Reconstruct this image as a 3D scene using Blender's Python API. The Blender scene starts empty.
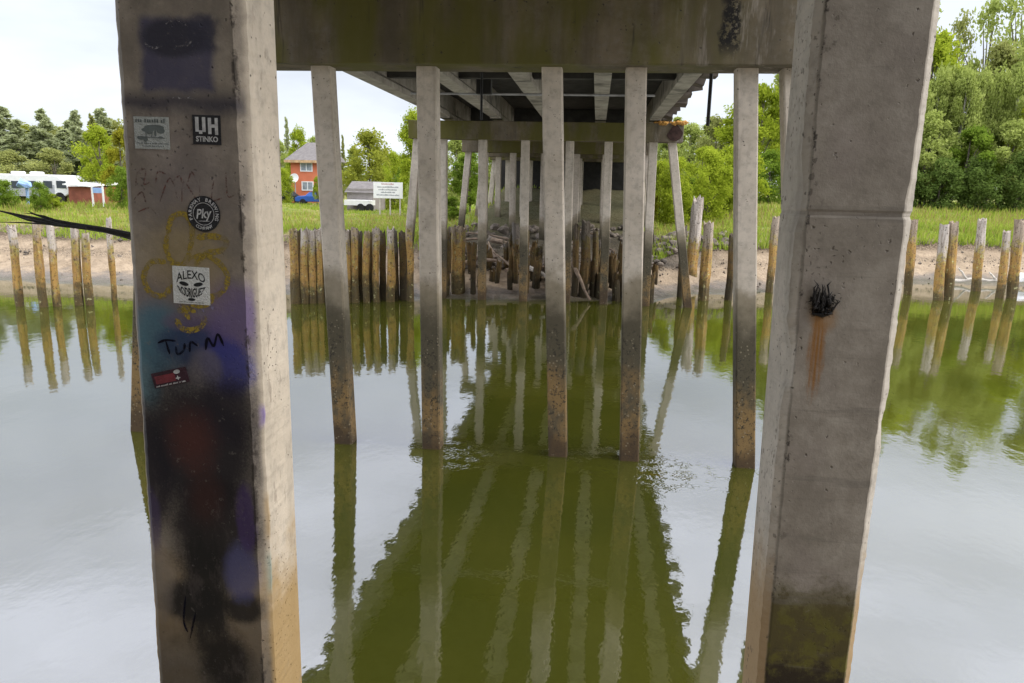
import bpy, math, random
import numpy as np
from mathutils import Vector, Matrix, noise as mnoise
random.seed(7); rng = np.random.default_rng(7)
R = math.radians
sc = bpy.context.scene
COL = sc.collection

# ------------------------------------------------------------------ camera
F, CX, CY, H = 745.0, 512.0, 341.5, 4.5
RIGHT = Vector((0.99356195, 0.11111327, 0.02210182))
UP = Vector((-0.04393033, 0.19804307, 0.97920839))
BACK = Vector((0.10442593, -0.97387514, 0.2016493))
cam = bpy.data.cameras.new('camera'); cam.sensor_width = 36; cam.lens = F/1024*36
cam.clip_start = .05; cam.clip_end = 3000
camo = bpy.data.objects.new('camera', cam); COL.objects.link(camo)
m = Matrix.Identity(4)
for i, v in enumerate((RIGHT, UP, BACK)):
    for k in range(3): m[k][i] = v[k]
m[2][3] = H
camo.matrix_world = m
sc.camera = camo

def ray(px, py): return RIGHT*(px-CX) - UP*(py-CY) - BACK*F
def at(px, py, Y):
    r = ray(px, py); return Vector((0, 0, H)) + r*(Y/r.y)
def atZ(px, py, z):
    r = ray(px, py); return Vector((0, 0, H)) + r*((z-H)/r.z)

# ------------------------------------------------------------------ mesh collector
class MB:
    def __init__(s): s.v = []; s.f = []
    def add(s, vs, fs):
        b = len(s.v); s.v += [tuple(v) for v in vs]; s.f += [tuple(i+b for i in f) for f in fs]; return s
    def box(s, x0, x1, y0, y1, z0, z1):
        return s.add([(x0,y0,z0),(x1,y0,z0),(x1,y1,z0),(x0,y1,z0),(x0,y0,z1),(x1,y0,z1),(x1,y1,z1),(x0,y1,z1)],
                     [(0,3,2,1),(4,5,6,7),(0,1,5,4),(1,2,6,5),(2,3,7,6),(3,0,4,7)])
    def loft(s, rings, cap=True):
        n = len(rings[0]); vs = [p for r in rings for p in r]; fs = []
        for k in range(len(rings)-1):
            for i in range(n):
                j = (i+1) % n
                fs.append((k*n+i, k*n+j, (k+1)*n+j, (k+1)*n+i))
        if cap:
            fs.append(tuple(range(n-1, -1, -1))); fs.append(tuple((len(rings)-1)*n+i for i in range(n)))
        return s.add(vs, fs)
    def tube(s, pts, rad, n=8, jit=0):
        pts = [Vector(p) for p in pts]; rings = []
        for k, p in enumerate(pts):
            d = (pts[min(k+1, len(pts)-1)] - pts[max(k-1, 0)]).normalized()
            a = d.orthogonal().normalized() if abs(d.z) > .9 else d.cross(Vector((0,0,1))).normalized()
            if abs(d.z) > .9: a = (Vector((1,0,0)) - d*d.x).normalized()
            b = d.cross(a); r = rad[k] if isinstance(rad, (list, tuple)) else rad
            rings.append([p + (a*math.cos(t) + b*math.sin(t))*r*(1+random.uniform(-jit, jit)) for t in [2*math.pi*i/n for i in range(n)]])
        return s.loft(rings)
    def disc(s, c, rx, rz, n=20, y=0):
        return s.add([(c[0]+rx*math.cos(2*math.pi*i/n), y, c[1]+rz*math.sin(2*math.pi*i/n)) for i in range(n)], [tuple(range(n))])
    def build(s, name, mat=None, parent=None, smooth=False, local=False):
        me = bpy.data.meshes.new(name); me.from_pydata(s.v, [], s.f); me.update()
        if mat: me.materials.append(mat)
        if smooth: me.polygons.foreach_set('use_smooth', [True]*len(me.polygons))
        o = bpy.data.objects.new(name, me); COL.objects.link(o)
        if parent:
            o.parent = parent
            if not local: o.location = -WL(parent)
        return o
def WL(o):
    v = Vector(o.location)
    while o.parent: o = o.parent; v = v + Vector(o.location)
    return v
def empty(name, loc, rz=0):
    o = bpy.data.objects.new(name, None); COL.objects.link(o); o.location = loc; o.rotation_euler.z = rz
    o.empty_display_size = .2; return o
def tag(o, label=None, cat=None, group=None, kind=None):
    if label: o['label'] = label
    if cat: o['category'] = cat
    if group: o['group'] = group
    if kind: o['kind'] = kind
    return o
def copy_tree(o, parent=None):
    c = o.copy(); COL.objects.link(c)
    if parent: c.parent = parent
    for ch in list(o.children): copy_tree(ch, c)
    return c
def fn(x, y, z, s=1.0): return mnoise.noise(Vector((x*s, y*s, z*s)))

# ------------------------------------------------------------------ materials
class NT:
    def __init__(s, name):
        s.m = bpy.data.materials.new(name); s.m.use_nodes = True; s.t = s.m.node_tree; s.t.nodes.clear()
        s.out = s.n('ShaderNodeOutputMaterial'); s.obj = None
    def n(s, typ, **kw):
        x = s.t.nodes.new(typ)
        for k, v in kw.items(): setattr(x, k, v)
        return x
    def l(s, a, b): s.t.links.new(a, b)
    def val(s, sock, v):
        if hasattr(v, 'is_output'): s.l(v, sock)
        elif isinstance(v, (tuple, list)):
            sock.default_value = tuple(v)+(1,) if len(v) == 3 and sock.type == 'RGBA' else v
        else: sock.default_value = v
    def pos(s):
        if not s.obj: s.obj = s.n('ShaderNodeNewGeometry')
        return s.obj.outputs['Position']
    def xyz(s, v=None):
        x = s.n('ShaderNodeSeparateXYZ'); s.l(v or s.pos(), x.inputs[0]); return x.outputs
    def math(s, op, a, b=0.0, c=0.0, clamp=False):
        x = s.n('ShaderNodeMath', operation=op); x.use_clamp = clamp
        s.val(x.inputs[0], a); s.val(x.inputs[1], b); s.val(x.inputs[2], c); return x.outputs[0]
    def scale(s, v, sc_):
        x = s.n('ShaderNodeMapping'); s.l(v, x.inputs[0]); x.inputs['Scale'].default_value = sc_; return x.outputs[0]
    def noise(s, sc_=1.0, det=4, rough=.55, vec=None, stretch=None, dist=0):
        v = vec or s.pos()
        if stretch: v = s.scale(v, stretch)
        x = s.n('ShaderNodeTexNoise'); s.l(v, x.inputs['Vector']); x.inputs['Scale'].default_value = sc_
        x.inputs['Detail'].default_value = det; x.inputs['Roughness'].default_value = rough; x.inputs['Distortion'].default_value = dist
        return x.outputs['Fac']
    def voro(s, sc_, vec=None, feat='F1'):
        x = s.n('ShaderNodeTexVoronoi', feature=feat); s.l(vec or s.pos(), x.inputs['Vector']); x.inputs['Scale'].default_value = sc_
        return x.outputs['Distance']
    def ss(s, v, a, b, lo=0.0, hi=1.0):
        x = s.n('ShaderNodeMapRange', interpolation_type='SMOOTHSTEP'); s.val(x.inputs['Value'], v)
        if a > b: a, b, lo, hi = b, a, hi, lo
        s.val(x.inputs['From Min'], a); s.val(x.inputs['From Max'], b); s.val(x.inputs['To Min'], lo); s.val(x.inputs['To Max'], hi)
        return x.outputs[0]
    def mix(s, fac, a, b, mode='MIX'):
        x = s.n('ShaderNodeMix', data_type='RGBA', blend_type=mode); s.val(x.inputs[0], fac); s.val(x.inputs[6], a); s.val(x.inputs[7], b)
        return x.outputs[2]
    def warp(s, sc_, amt):
        a = s.n('ShaderNodeVectorMath'); a.operation = 'ADD'; nz = s.n('ShaderNodeTexNoise'); s.l(s.pos(), nz.inputs['Vector']); nz.inputs['Scale'].default_value = sc_; nz.inputs['Detail'].default_value = 4
        b_ = s.n('ShaderNodeVectorMath'); b_.operation = 'SCALE'; b_.inputs['Scale'].default_value = amt; s.l(nz.outputs['Color'], b_.inputs[0]); s.l(s.pos(), a.inputs[0]); s.l(b_.outputs[0], a.inputs[1]); return a.outputs[0]
    def bump(s, h, dist=.01, st=1.0, normal=None):
        x = s.n('ShaderNodeBump'); x.inputs['Distance'].default_value = dist; s.val(x.inputs['Strength'], st); s.l(h, x.inputs['Height'])
        if normal: s.l(normal, x.inputs['Normal'])
        return x.outputs[0]
    def princ(s, col, rough=.8, bump=None, spec=.3, metal=0):
        p = s.n('ShaderNodeBsdfPrincipled'); s.val(p.inputs['Base Color'], col); s.val(p.inputs['Roughness'], rough)
        p.inputs['Specular IOR Level'].default_value = spec; p.inputs['Metallic'].default_value = metal
        if bump: s.l(bump, p.inputs['Normal'])
        s.l(p.outputs[0], s.out.inputs[0]); return s.m

def plain(name, col, rough=.7, var=.25, sc_=3.0, bump=.004, metal=0):
    t = NT(name); n = t.noise(sc_, 5)
    c = t.mix(t.ss(n, .3, .7), tuple(x*(1-var) for x in col), tuple(min(1, x*(1+var)) for x in col))
    return t.princ(c, rough, t.bump(t.noise(sc_*8, 3), bump), metal=metal)

def concrete_base(t, light=(.40,.365,.32), dark=(.24,.215,.185), fine=1.0):
    c = t.mix(t.ss(t.noise(1.3, 6, .65), .3, .7), dark, light)
    c = t.mix(t.ss(t.noise(9*fine, 5, .7), .42, .75, 0, .45), c, (.19,.17,.145))
    st = t.noise(4.0, 4, .6, stretch=(1, 1, .07))
    c = t.mix(t.ss(st, .5, .72, 0, .45), c, (.15,.135,.11))
    return c
def concrete_pits(t, c, s1=28.0):
    wv = t.n('ShaderNodeVectorMath'); wv.operation = 'ADD'; nz = t.n('ShaderNodeTexNoise'); t.l(t.pos(), nz.inputs['Vector']); nz.inputs['Scale'].default_value = s1*1.6; nz.inputs['Detail'].default_value = 3
    sv = t.n('ShaderNodeVectorMath'); sv.operation = 'SCALE'; sv.inputs['Scale'].default_value = .9/s1; t.l(nz.outputs['Color'], sv.inputs[0]); t.l(t.pos(), wv.inputs[0]); t.l(sv.outputs[0], wv.inputs[1]); wp_ = wv.outputs[0]
    v = t.voro(s1, wp_); gate = t.ss(t.noise(3.0, 3), .5, .62)
    pit = t.math('MULTIPLY', t.ss(v, .20, .08), gate)
    v2 = t.voro(s1*.45, wp_); pit2 = t.math('MULTIPLY', t.ss(v2, .13, .05), t.ss(t.noise(1.7, 2), .45, .55))
    p = t.math('MAXIMUM', pit, pit2)
    return t.mix(t.math('MULTIPLY', p, .85), c, (.04,.035,.03)), p
def concrete_bump(t, pit):
    h = t.math('SUBTRACT', t.math('MULTIPLY', t.noise(60, 4, .7), .4), pit)
    return t.bump(h, .004)

def tide(t, c, z0=3.0, strength=1.0):
    z = t.xyz()[2]
    zn = t.math('ADD', z, t.math('ADD', t.math('MULTIPLY', t.math('SUBTRACT', t.noise(2.2, 5, .7), .5), .9), t.math('MULTIPLY', t.math('SUBTRACT', t.noise(.9, 1, .5, stretch=(1,1,.02)), .5), 1.6)))
    c = t.mix(t.ss(zn, z0+.25, z0-.2, 0, .75*strength), c, (.16,.13,.075))
    c = t.mix(t.ss(zn, z0-.15, z0-.75, 0, .88*strength), c, (.058,.050,.030))
    low = t.math('MULTIPLY', t.ss(zn, 1.75, 1.0), t.ss(t.noise(2.6, 5, .65, stretch=(1,1,.6)), .36, .58))
    c = t.mix(t.math('MULTIPLY', low, .9), c, (.22,.14,.055))
    c = t.mix(t.math('MULTIPLY', t.ss(zn, 2.4, 1.9), t.ss(t.noise(17, 5, .8), .52, .62)), c, (.035,.030,.020))
    c = t.mix(t.ss(zn, .55, .1, 0, .85), c, (.055,.036,.02))
    barn = t.math('MULTIPLY', t.ss(t.voro(16), .30, .16), t.math('MULTIPLY', t.ss(zn, 2.7, 2.2), t.ss(t.noise(5, 3), .45, .6)))
    c = t.mix(t.math('MULTIPLY', barn, .55), c, (.28,.24,.16))
    return c, barn
def make_pile_mat():
    t = NT('weathered_pile_concrete'); c = concrete_base(t, (.58,.515,.43), (.44,.385,.31)); c, p = concrete_pits(t, c, 20)
    c, b = tide(t, c); return t.princ(c, .85, concrete_bump(t, t.math('SUBTRACT', p, b)))
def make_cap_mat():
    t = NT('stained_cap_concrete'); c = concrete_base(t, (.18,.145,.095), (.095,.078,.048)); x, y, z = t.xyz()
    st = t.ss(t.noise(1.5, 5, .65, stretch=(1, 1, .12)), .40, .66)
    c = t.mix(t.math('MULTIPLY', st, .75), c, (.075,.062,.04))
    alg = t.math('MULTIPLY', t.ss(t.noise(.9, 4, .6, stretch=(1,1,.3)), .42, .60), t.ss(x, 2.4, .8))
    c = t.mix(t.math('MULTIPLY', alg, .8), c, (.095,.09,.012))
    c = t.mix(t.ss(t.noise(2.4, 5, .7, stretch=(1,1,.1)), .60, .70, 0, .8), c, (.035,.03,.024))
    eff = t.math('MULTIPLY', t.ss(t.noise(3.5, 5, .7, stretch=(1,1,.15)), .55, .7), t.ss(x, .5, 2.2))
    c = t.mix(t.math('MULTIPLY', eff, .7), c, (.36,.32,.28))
    # broken black seam with pale leaching near the right end of the big cap
    sx = t.math('ABSOLUTE', t.math('SUBTRACT', t.math('ADD', x, t.math('MULTIPLY', t.noise(5, 4), .3)), 1.98))
    seam = t.math('MULTIPLY', t.ss(sx, .17, .07), t.math('MULTIPLY', t.ss(y, 14, 13), t.ss(z, 6.38, 6.7)))
    c = t.mix(t.math('MULTIPLY', seam, t.ss(t.noise(11, 5, .8), .4, .5)), c, (.012,.011,.01))
    c, p = concrete_pits(t, c, 12)
    return t.princ(c, .88, concrete_bump(t, p))
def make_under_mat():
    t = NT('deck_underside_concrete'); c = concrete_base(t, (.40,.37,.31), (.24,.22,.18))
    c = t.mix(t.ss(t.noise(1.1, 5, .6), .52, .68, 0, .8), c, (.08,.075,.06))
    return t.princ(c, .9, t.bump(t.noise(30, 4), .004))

def blob(t, x, z, cx, cz, rx, rz, n, amp=.35, soft=.35):
    dx = t.math('DIVIDE', t.math('SUBTRACT', x, cx), rx); dz = t.math('DIVIDE', t.math('SUBTRACT', z, cz), rz)
    d = t.math('SQRT', t.math('ADD', t.math('MULTIPLY', dx, dx), t.math('MULTIPLY', dz, dz)))
    if not hasattr(t, 'grain'): t.grain = t.math('MULTIPLY', t.math('SUBTRACT', t.noise(120, 4, .8), .5), .9)
    d = t.math('ADD', d, t.math('ADD', t.math('MULTIPLY', t.math('SUBTRACT', n, .5), amp*2), t.math('MULTIPLY', t.grain, min(1.0, soft))))
    return t.ss(d, 1+soft*.5, 1-soft)
def rectm(t, x, z, x0, x1, z0, z1, n, amp=.02, soft=.015):
    nn = t.math('MULTIPLY', t.math('SUBTRACT', n, .5), amp*2)
    xx = t.math('ADD', x, nn); zz = t.math('ADD', z, nn)
    a = t.math('MULTIPLY', t.ss(xx, x0-soft, x0+soft), t.ss(xx, x1+soft, x1-soft))
    b = t.math('MULTIPLY', t.ss(zz, z0-soft, z0+soft), t.ss(zz, z1+soft, z1-soft))
    return t.math('MULTIPLY', a, b)

def make_graffiti_mat():
    t = NT('graffiti_column_concrete'); c = concrete_base(t, (.58,.51,.41), (.46,.40,.315), 2); c, p = concrete_pits(t, c, 60)
    x, y, z = t.xyz()
    n = t.noise(7, 5, .65); n2 = t.noise(16, 4, .6); n3 = t.noise(24, 4, .7, stretch=(1,1,.2))
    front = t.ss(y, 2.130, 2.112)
    P = lambda px, py: (lambda v: (v.x, v.z))(at(px, py, 2.1))
    def B(c, px, py, rx, rz, col, s=1.0, amp=.35, soft=.4, nn=n):
        cx, cz = P(px, py); k = blob(t, x, z, cx, cz, rx/355, rz/355, nn, amp, soft)
        return t.mix(t.math('MULTIPLY', t.math('MULTIPLY', k, front), s), c, col)
    # lower tide tint
    zn = t.math('ADD', z, t.math('MULTIPLY', t.math('SUBTRACT', n, .5), .5))
    c = t.mix(t.ss(zn, 3.42, 3.05, 0, .85), c, (.30,.19,.06))
    c = t.mix(t.math('MULTIPLY', t.ss(zn, 3.12, 2.9, 0, .9), front), c, (.06,.045,.02))
    # whole front darkened: its shade put into the colour, mottled by noise
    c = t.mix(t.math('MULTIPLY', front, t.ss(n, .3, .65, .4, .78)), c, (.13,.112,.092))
    c = B(c, 185, 200, 60, 90, (.12,.105,.15), .3, .6, .9)
    c = B(c, 205, 330, 64, 70, (.10,.085,.19), .55, .55, .8)
    c = B(c, 160, 310, 40, 40, (.13,.11,.17), .4, .6, .8)
    # top dark-blue panel and black band
    x0, z1 = P(138, 18); x1, z0 = P(216, 92)
    c = t.mix(t.math('MULTIPLY', t.math('MULTIPLY', rectm(t, x, z, x0, x1, z0, z1, n2), front), .85), c, (.055,.055,.11))
    c = B(c, 172, 38, 36, 20, (.03,.03,.04), .8, .15, .3)
    x0, z1 = P(188, 16); x1, z0 = P(219, 52)
    c = t.mix(t.math('MULTIPLY', t.math('MULTIPLY', rectm(t, x, z, x0, x1, z0, z1, n2, .03), front), .8), c, (.04,.04,.06))
    x0, z1 = P(118, 94); x1, z0 = P(245, 112)
    c = t.mix(t.math('MULTIPLY', t.math('MULTIPLY', rectm(t, x, z, x0, x1, z0, z1, n, .03, .03), front), .85), c, (.025,.025,.045))
    # blues, teal and violet in the middle
    c = B(c, 160, 338, 34, 40, (.09,.23,.29), .8)
    c = B(c, 148, 372, 18, 46, (.10,.23,.28), .75)
    c = B(c, 196, 342, 44, 28, (.02,.035,.12), .88, .5)
    c = B(c, 170, 350, 40, 60, (.03,.05,.09), .6, .5, .8)
    c = B(c, 232, 318, 30, 42, (.14,.10,.23), .75)
    c = B(c, 226, 368, 30, 34, (.045,.05,.23), .9)
    c = B(c, 206, 372, 20, 26, (.20,.18,.19), .6)
    c = B(c, 186, 322, 30, 12, (.16,.11,.17), .5)
    # big black sprayed burn with dull red heart and drips
    c = B(c, 198, 450, 82, 100, (.013,.011,.015), .96, .28, .5)
    c = B(c, 225, 412, 40, 40, (.014,.011,.018), .75, .45, .6)
    c = B(c, 150, 470, 30, 80, (.012,.010,.016), .85, .25)
    c = B(c, 215, 530, 60, 70, (.013,.010,.012), .92, .4)
    c = B(c, 192, 440, 30, 40, (.11,.03,.02), .55, .4, .8)
    c = B(c, 205, 500, 22, 40, (.06,.02,.014), .5, .4, .8)
    c = B(c, 206, 590, 34, 85, (.012,.011,.010), .95, .5, .5, n3)
    c = B(c, 192, 602, 44, 28, (.012,.011,.010), .95, .5, .4)
    c = B(c, 244, 610, 26, 22, (.012,.011,.010), .9, .6, .4)
    c = B(c, 226, 665, 36, 55, (.012,.010,.008), .95, .5, .5)
    c = B(c, 240, 572, 22, 40, (.09,.09,.20), .75, .45)
    c = B(c, 246, 520, 12, 44, (.06,.035,.12), .7, .5)
    c = B(c, 152, 520, 12, 40, (.07,.05,.12), .55, .5)
    c = B(c, 160, 585, 18, 44, (.20,.17,.14), .5, .6)
    xe = t.math('ADD', t.math('MULTIPLY', z, .0027), -1.038)
    de = t.math('ABSOLUTE', t.math('SUBTRACT', t.math('ADD', x, t.math('MULTIPLY', t.math('SUBTRACT', t.noise(20, 4, .7), .5), .02)), xe))
    sm = t.math('MULTIPLY', t.ss(de, .012, .003), t.ss(t.noise(14, 5, .75, stretch=(1,1,.6)), .50, .6))
    c = t.mix(t.math('MULTIPLY', t.math('MULTIPLY', sm, t.ss(y, 2.14, 2.13)), .85), c, (.03,.024,.02))
    # faint yellow haze around the flower scrawl and a red smear
    c = B(c, 188, 258, 50, 54, (.34,.25,.06), .45, .7, .8)
    sc_ = t.math('MULTIPLY', t.ss(t.noise(38, 5, .75), .60, .70), front)
    c = t.mix(t.math('MULTIPLY', sc_, .45), c, (.17,.15,.135))
    sc2 = t.math('MULTIPLY', t.ss(t.noise(9, 5, .75, stretch=(1,1,.4)), .56, .68), front)
    c = t.mix(t.math('MULTIPLY', sc2, .22), c, (.16,.13,.12))
    # pale blue-green drip on the chamfer, violet dab
    side = t.math('SUBTRACT', 1.0, front)
    def S(c, px, py, rx, rz, col, s, lim=True):
        cx, cz = P(px, py); k = blob(t, x, z, cx, cz, rx/355, rz/355, n, .4, .5)
        k = t.math('MULTIPLY', k, t.ss(y, 2.142, 2.132)) if lim else k
        return t.mix(t.math('MULTIPLY', t.math('MULTIPLY', k, side), s), c, col)
    c = S(c, 262, 575, 14, 28, (.20,.27,.24), .7)
    c = S(c, 256, 418, 9, 14, (.16,.11,.33), .8)
    c = S(c, 262, 520, 14, 30, (.30,.19,.06), .6)
    # flaked patches on the bright side
    fl = t.math('MULTIPLY', t.ss(t.noise(20, 5, .7, stretch=(1,1,.25)), .59, .65), t.math('MULTIPLY', side, t.ss(y, 2.15, 2.18)))
    c = t.mix(t.math('MULTIPLY', fl, .55), c, (.20,.165,.13))
    return t.princ(c, .78, concrete_bump(t, p))
def make_bare_mat():
    t = NT('bare_column_concrete'); c = concrete_base(t, (.54,.495,.425), (.42,.385,.325), 2); c, p = concrete_pits(t, c, 45)
    x, y, z = t.xyz(); n = t.noise(6, 5, .65); n2 = t.noise(14, 5, .7)
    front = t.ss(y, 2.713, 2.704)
    c = t.mix(t.math('MULTIPLY', front, t.ss(n, .3, .7, .45, .85)), c, (.175,.152,.122))  # front face darkened: its shade against the sides put into the colour
    c = t.mix(t.math('MULTIPLY', front, t.ss(t.noise(2.2, 3), .5, .65, 0, .15)), c, (.22,.17,.175))
    zn = t.math('ADD', z, t.math('MULTIPLY', t.math('SUBTRACT', n2, .5), .45))
    moss = t.ss(zn, 3.10, 2.92)
    c = t.mix(t.math('MULTIPLY', moss, front), c, (.085,.07,.025))
    c = t.mix(t.math('MULTIPLY', t.math('MULTIPLY', moss, front), t.ss(n2, .45, .6)), c, (.11,.10,.02))
    c = t.mix(t.math('MULTIPLY', t.ss(zn, 2.76, 2.62), front), c, (.03,.022,.012))
    c = t.mix(t.math('MULTIPLY', t.ss(zn, 3.3, 2.85, 0, .8), t.math('SUBTRACT', 1.0, front)), c, (.34,.22,.09))
    v = at(822, 318, 2.7)
    c = t.mix(t.math('MULTIPLY', blob(t, x, z, v.x, v.z, .05, .06, n2, .5, .5), t.math('MULTIPLY', front, .6)), c, (.28,.15,.05))
    v = at(816, 352, 2.7)
    c = t.mix(t.math('MULTIPLY', blob(t, x, z, v.x, v.z, .03, .17, t.noise(22, 5, .8, stretch=(1,1,.25)), .9, .5), t.math('MULTIPLY', t.ss(t.noise(70, 4, .7, stretch=(1,1,.04)), .32, .62, .3, 1), front)), c, (.26,.12,.03))
    v = at(822, 304, 2.7)
    c = t.mix(t.math('MULTIPLY', blob(t, x, z, v.x, v.z, .044, .042, t.noise(30, 5, .8), 1.3, .2), front), c, (.008,.007,.006))
    fm = t.math('MULTIPLY', t.ss(t.noise(5, 5, .7, stretch=(.15,1,2.2)), .56, .66), front)
    c = t.mix(t.math('MULTIPLY', fm, .45), c, (.15,.135,.115))
    ch = t.math('MULTIPLY', t.ss(t.noise(30, 5, .8), .63, .67), t.ss(t.noise(2.5, 3), .5, .6))
    c = t.mix(t.math('MULTIPLY', ch, .85), c, (.035,.03,.025))
    # speckled dark pits along the left arris
    xe = t.math('ADD', t.math('MULTIPLY', z, -.0117), .779)
    de = t.math('ABSOLUTE', t.math('SUBTRACT', t.math('ADD', x, t.math('MULTIPLY', t.math('SUBTRACT', t.noise(18, 4, .7), .5), .03)), xe))
    sm = t.math('MULTIPLY', t.ss(de, .009, .003), t.ss(t.noise(13, 5, .75, stretch=(1,1,.8)), .53, .62))
    c = t.mix(t.math('MULTIPLY', t.math('MULTIPLY', sm, t.ss(y, 2.74, 2.72)), .9), c, (.03,.024,.02))
    edge = t.math('MULTIPLY', t.ss(x, .80, .73), t.math('MULTIPLY', t.ss(t.voro(30, t.warp(60, .03)), .36, .24), t.ss(t.noise(9, 4, .7, stretch=(1,1,.4)), .5, .6)))
    c = t.mix(t.math('MULTIPLY', edge, .6), c, (.05,.04,.03))
    j = t.math('MULTIPLY', t.ss(t.math('ABSOLUTE', t.math('SUBTRACT', z, at(845, 214, 2.7).z)), .010, .003), t.ss(n2, .4, .7, .05, .35))
    c = t.mix(j, c, (.10,.085,.07))
    return t.princ(c, .8, concrete_bump(t, p))

def make_wood(dk=1.0, nm='old_piling_timber'):
    t = NT(nm); z = t.xyz()[2]
    g = t.noise(7, 5, .7, stretch=(1,1,.12)); n = t.noise(3.2, 5, .65)
    oi = t.n('ShaderNodeObjectInfo')
    rnd = oi.outputs['Random']
    c = t.mix(t.ss(g, .35, .65), (.14,.095,.055), (.36,.275,.19))
    zn = t.math('ADD', z, t.math('ADD', t.math('MULTIPLY', t.math('SUBTRACT', n, .5), 1.8), t.math('MULTIPLY', t.math('SUBTRACT', rnd, .5), .9)))
    ov = t.n('ShaderNodeTexCoord').outputs['Object']
    pale = t.math('MULTIPLY', t.ss(zn, 2.0, 2.6), t.ss(rnd, .2, .7, .25, 1.0))
    c = t.mix(t.math('MULTIPLY', pale, t.ss(g, .3, .6, .3, .9)), c, (.50,.45,.40))
    n5 = t.noise(5.5, 5, .7)
    alg = t.math('MULTIPLY', t.ss(zn, 2.75, 2.2), t.ss(n5, .44, .56))
    c = t.mix(t.math('MULTIPLY', alg, .8), c, (.34,.28,.065))
    och = t.math('MULTIPLY', t.math('MULTIPLY', t.ss(zn, 2.3, 1.8), t.ss(t.noise(2.6, 5, .7, vec=ov), .38, .52)), t.ss(g, .3, .55, .3, 1))
    c = t.mix(t.math('MULTIPLY', och, .9), c, (.36,.205,.055))
    c = t.mix(t.ss(zn, 1.15, .4, 0, .88), c, (.065,.052,.024))
    c = t.mix(t.ss(t.noise(12, 4, .75), .55, .63, 0, .8), c, (.035,.027,.017))
    c = t.mix(t.math('MULTIPLY', t.ss(n5, .60, .68), t.ss(zn, 2.7, 2.0)), c, (.40,.38,.20))
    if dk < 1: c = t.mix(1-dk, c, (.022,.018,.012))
    return t.princ(c, .92, t.bump(g, .05))
def make_leaf(name, a, b, tr=.35):
    t = NT(name); g = t.n('ShaderNodeNewGeometry'); n = t.noise(.5, 2)
    oi = t.n('ShaderNodeObjectInfo')
    f = t.math('ADD', t.math('MULTIPLY', g.outputs['Random Per Island'], .6), t.math('MULTIPLY', n, .4))
    c = t.mix(f, a, b)
    d = t.n('ShaderNodeBsdfDiffuse'); t.l(c, d.inputs[0])
    tl = t.n('ShaderNodeBsdfTranslucent'); t.l(c, tl.inputs[0])
    mx = t.n('ShaderNodeMixShader'); mx.inputs[0].default_value = tr
    t.l(d.outputs[0], mx.inputs[1]); t.l(tl.outputs[0], mx.inputs[2]); t.l(mx.outputs[0], t.out.inputs[0]); return t.m

M = {}
M['pile'] = make_pile_mat(); M['cap'] = make_cap_mat(); M['under'] = make_under_mat()
M['graf'] = make_graffiti_mat(); M['bare'] = make_bare_mat(); M['wood'] = make_wood(); M['wood2'] = make_wood(.3, 'wet_shaded_timber')  # wood2: wet copy of wood with the shade between pilings put in
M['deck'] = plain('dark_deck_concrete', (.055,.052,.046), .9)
M['shadewall'] = plain('shade_dark_concrete', (.03,.028,.025), .95)
M['darkwood'] = plain('dark_plank_timber', (.09,.075,.06), .9)
M['char'] = plain('charred_black', (.020,.018,.017), .6, .4, 20)
M['steel'] = plain('dull_steel', (.30,.30,.30), .5)
M['dsteel'] = plain('dark_steel', (.02,.02,.02), .6)
M['bark'] = plain('grey_brown_bark', (.13,.11,.085), .95, .4, 4, .02)
M['palebark'] = plain('pale_bark', (.34,.32,.28), .95, .3, 4, .02)
M['white'] = plain('white_paint', (.80,.80,.79), .5, .05)
M['stwhite'] = plain('white_sticker_vinyl', (.66,.68,.66), .45, .06, 30)
M['stgrey'] = plain('grey_sticker_vinyl', (.40,.43,.41), .5, .10, 30)
M['stblack'] = plain('black_sticker_vinyl', (.012,.012,.014), .4, .2, 30)
M['stink'] = plain('sticker_print_pale', (.55,.56,.56), .5, .2, 60)
M['ink'] = plain('dark_ink', (.02,.022,.024), .6, .2)
M['greyink'] = plain('grey_green_ink', (.11,.13,.125), .6, .3)
M['stred'] = plain('dark_red_vinyl', (.17,.025,.035), .45, .25, 30)
M['stplum'] = plain('plum_black_vinyl', (.035,.010,.02), .45, .25, 30)
M['yellow'] = plain('faded_yellow_paint', (.40,.30,.05), .7, .2, 30)
M['redchalk'] = plain('faded_red_marker', (.19,.10,.085), .8, .2, 30)
M['mauve'] = plain('pale_mauve_paint', (.25,.22,.32), .7, .2, 30)
M['orange'] = plain('red_orange_siding', (.64,.19,.095), .75, .06, 1)
M['roof'] = plain('grey_brown_shingle', (.165,.152,.148), .9, .15, 3)
M['glass'] = plain('dark_window_glass', (.05,.06,.07), .12, .1)
M['palewin'] = plain('curtained_window_glass', (.30,.33,.36), .15, .25, 2)
M['tyre'] = plain('black_rubber', (.02,.02,.02), .8)
M['blue'] = plain('blue_car_paint', (.03,.10,.38), .3, .05)
M['darkcar'] = plain('dark_car_paint', (.025,.027,.035), .3, .05)
M['shedred'] = plain('brick_red_boards', (.25,.085,.055), .9, .2, 2)
M['shedgrey'] = plain('grey_brown_boards', (.26,.235,.22), .85, .15, 2)
M['bluetarp'] = plain('pale_blue_tarp', (.28,.42,.68), .5, .1)
M['rvband'] = plain('grey_trailer_band', (.36,.37,.40), .5, .1)
M['drift'] = plain('bleached_driftwood', (.50,.46,.40), .95, .2, 5, .01)
M['brdrift'] = plain('brown_driftwood', (.22,.165,.12), .95, .3, 5, .01)
M['rock'] = plain('grey_riprap_stone', (.155,.13,.105), .9, .5, 2, .03)
M['moss'] = plain('orange_dry_moss', (.40,.21,.05), .95, .4, 12)
M['signred'] = plain('sign_red_print', (.45,.20,.20), .6, .1)
M['signink'] = plain('sign_grey_print', (.19,.20,.23), .6, .1)

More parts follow.
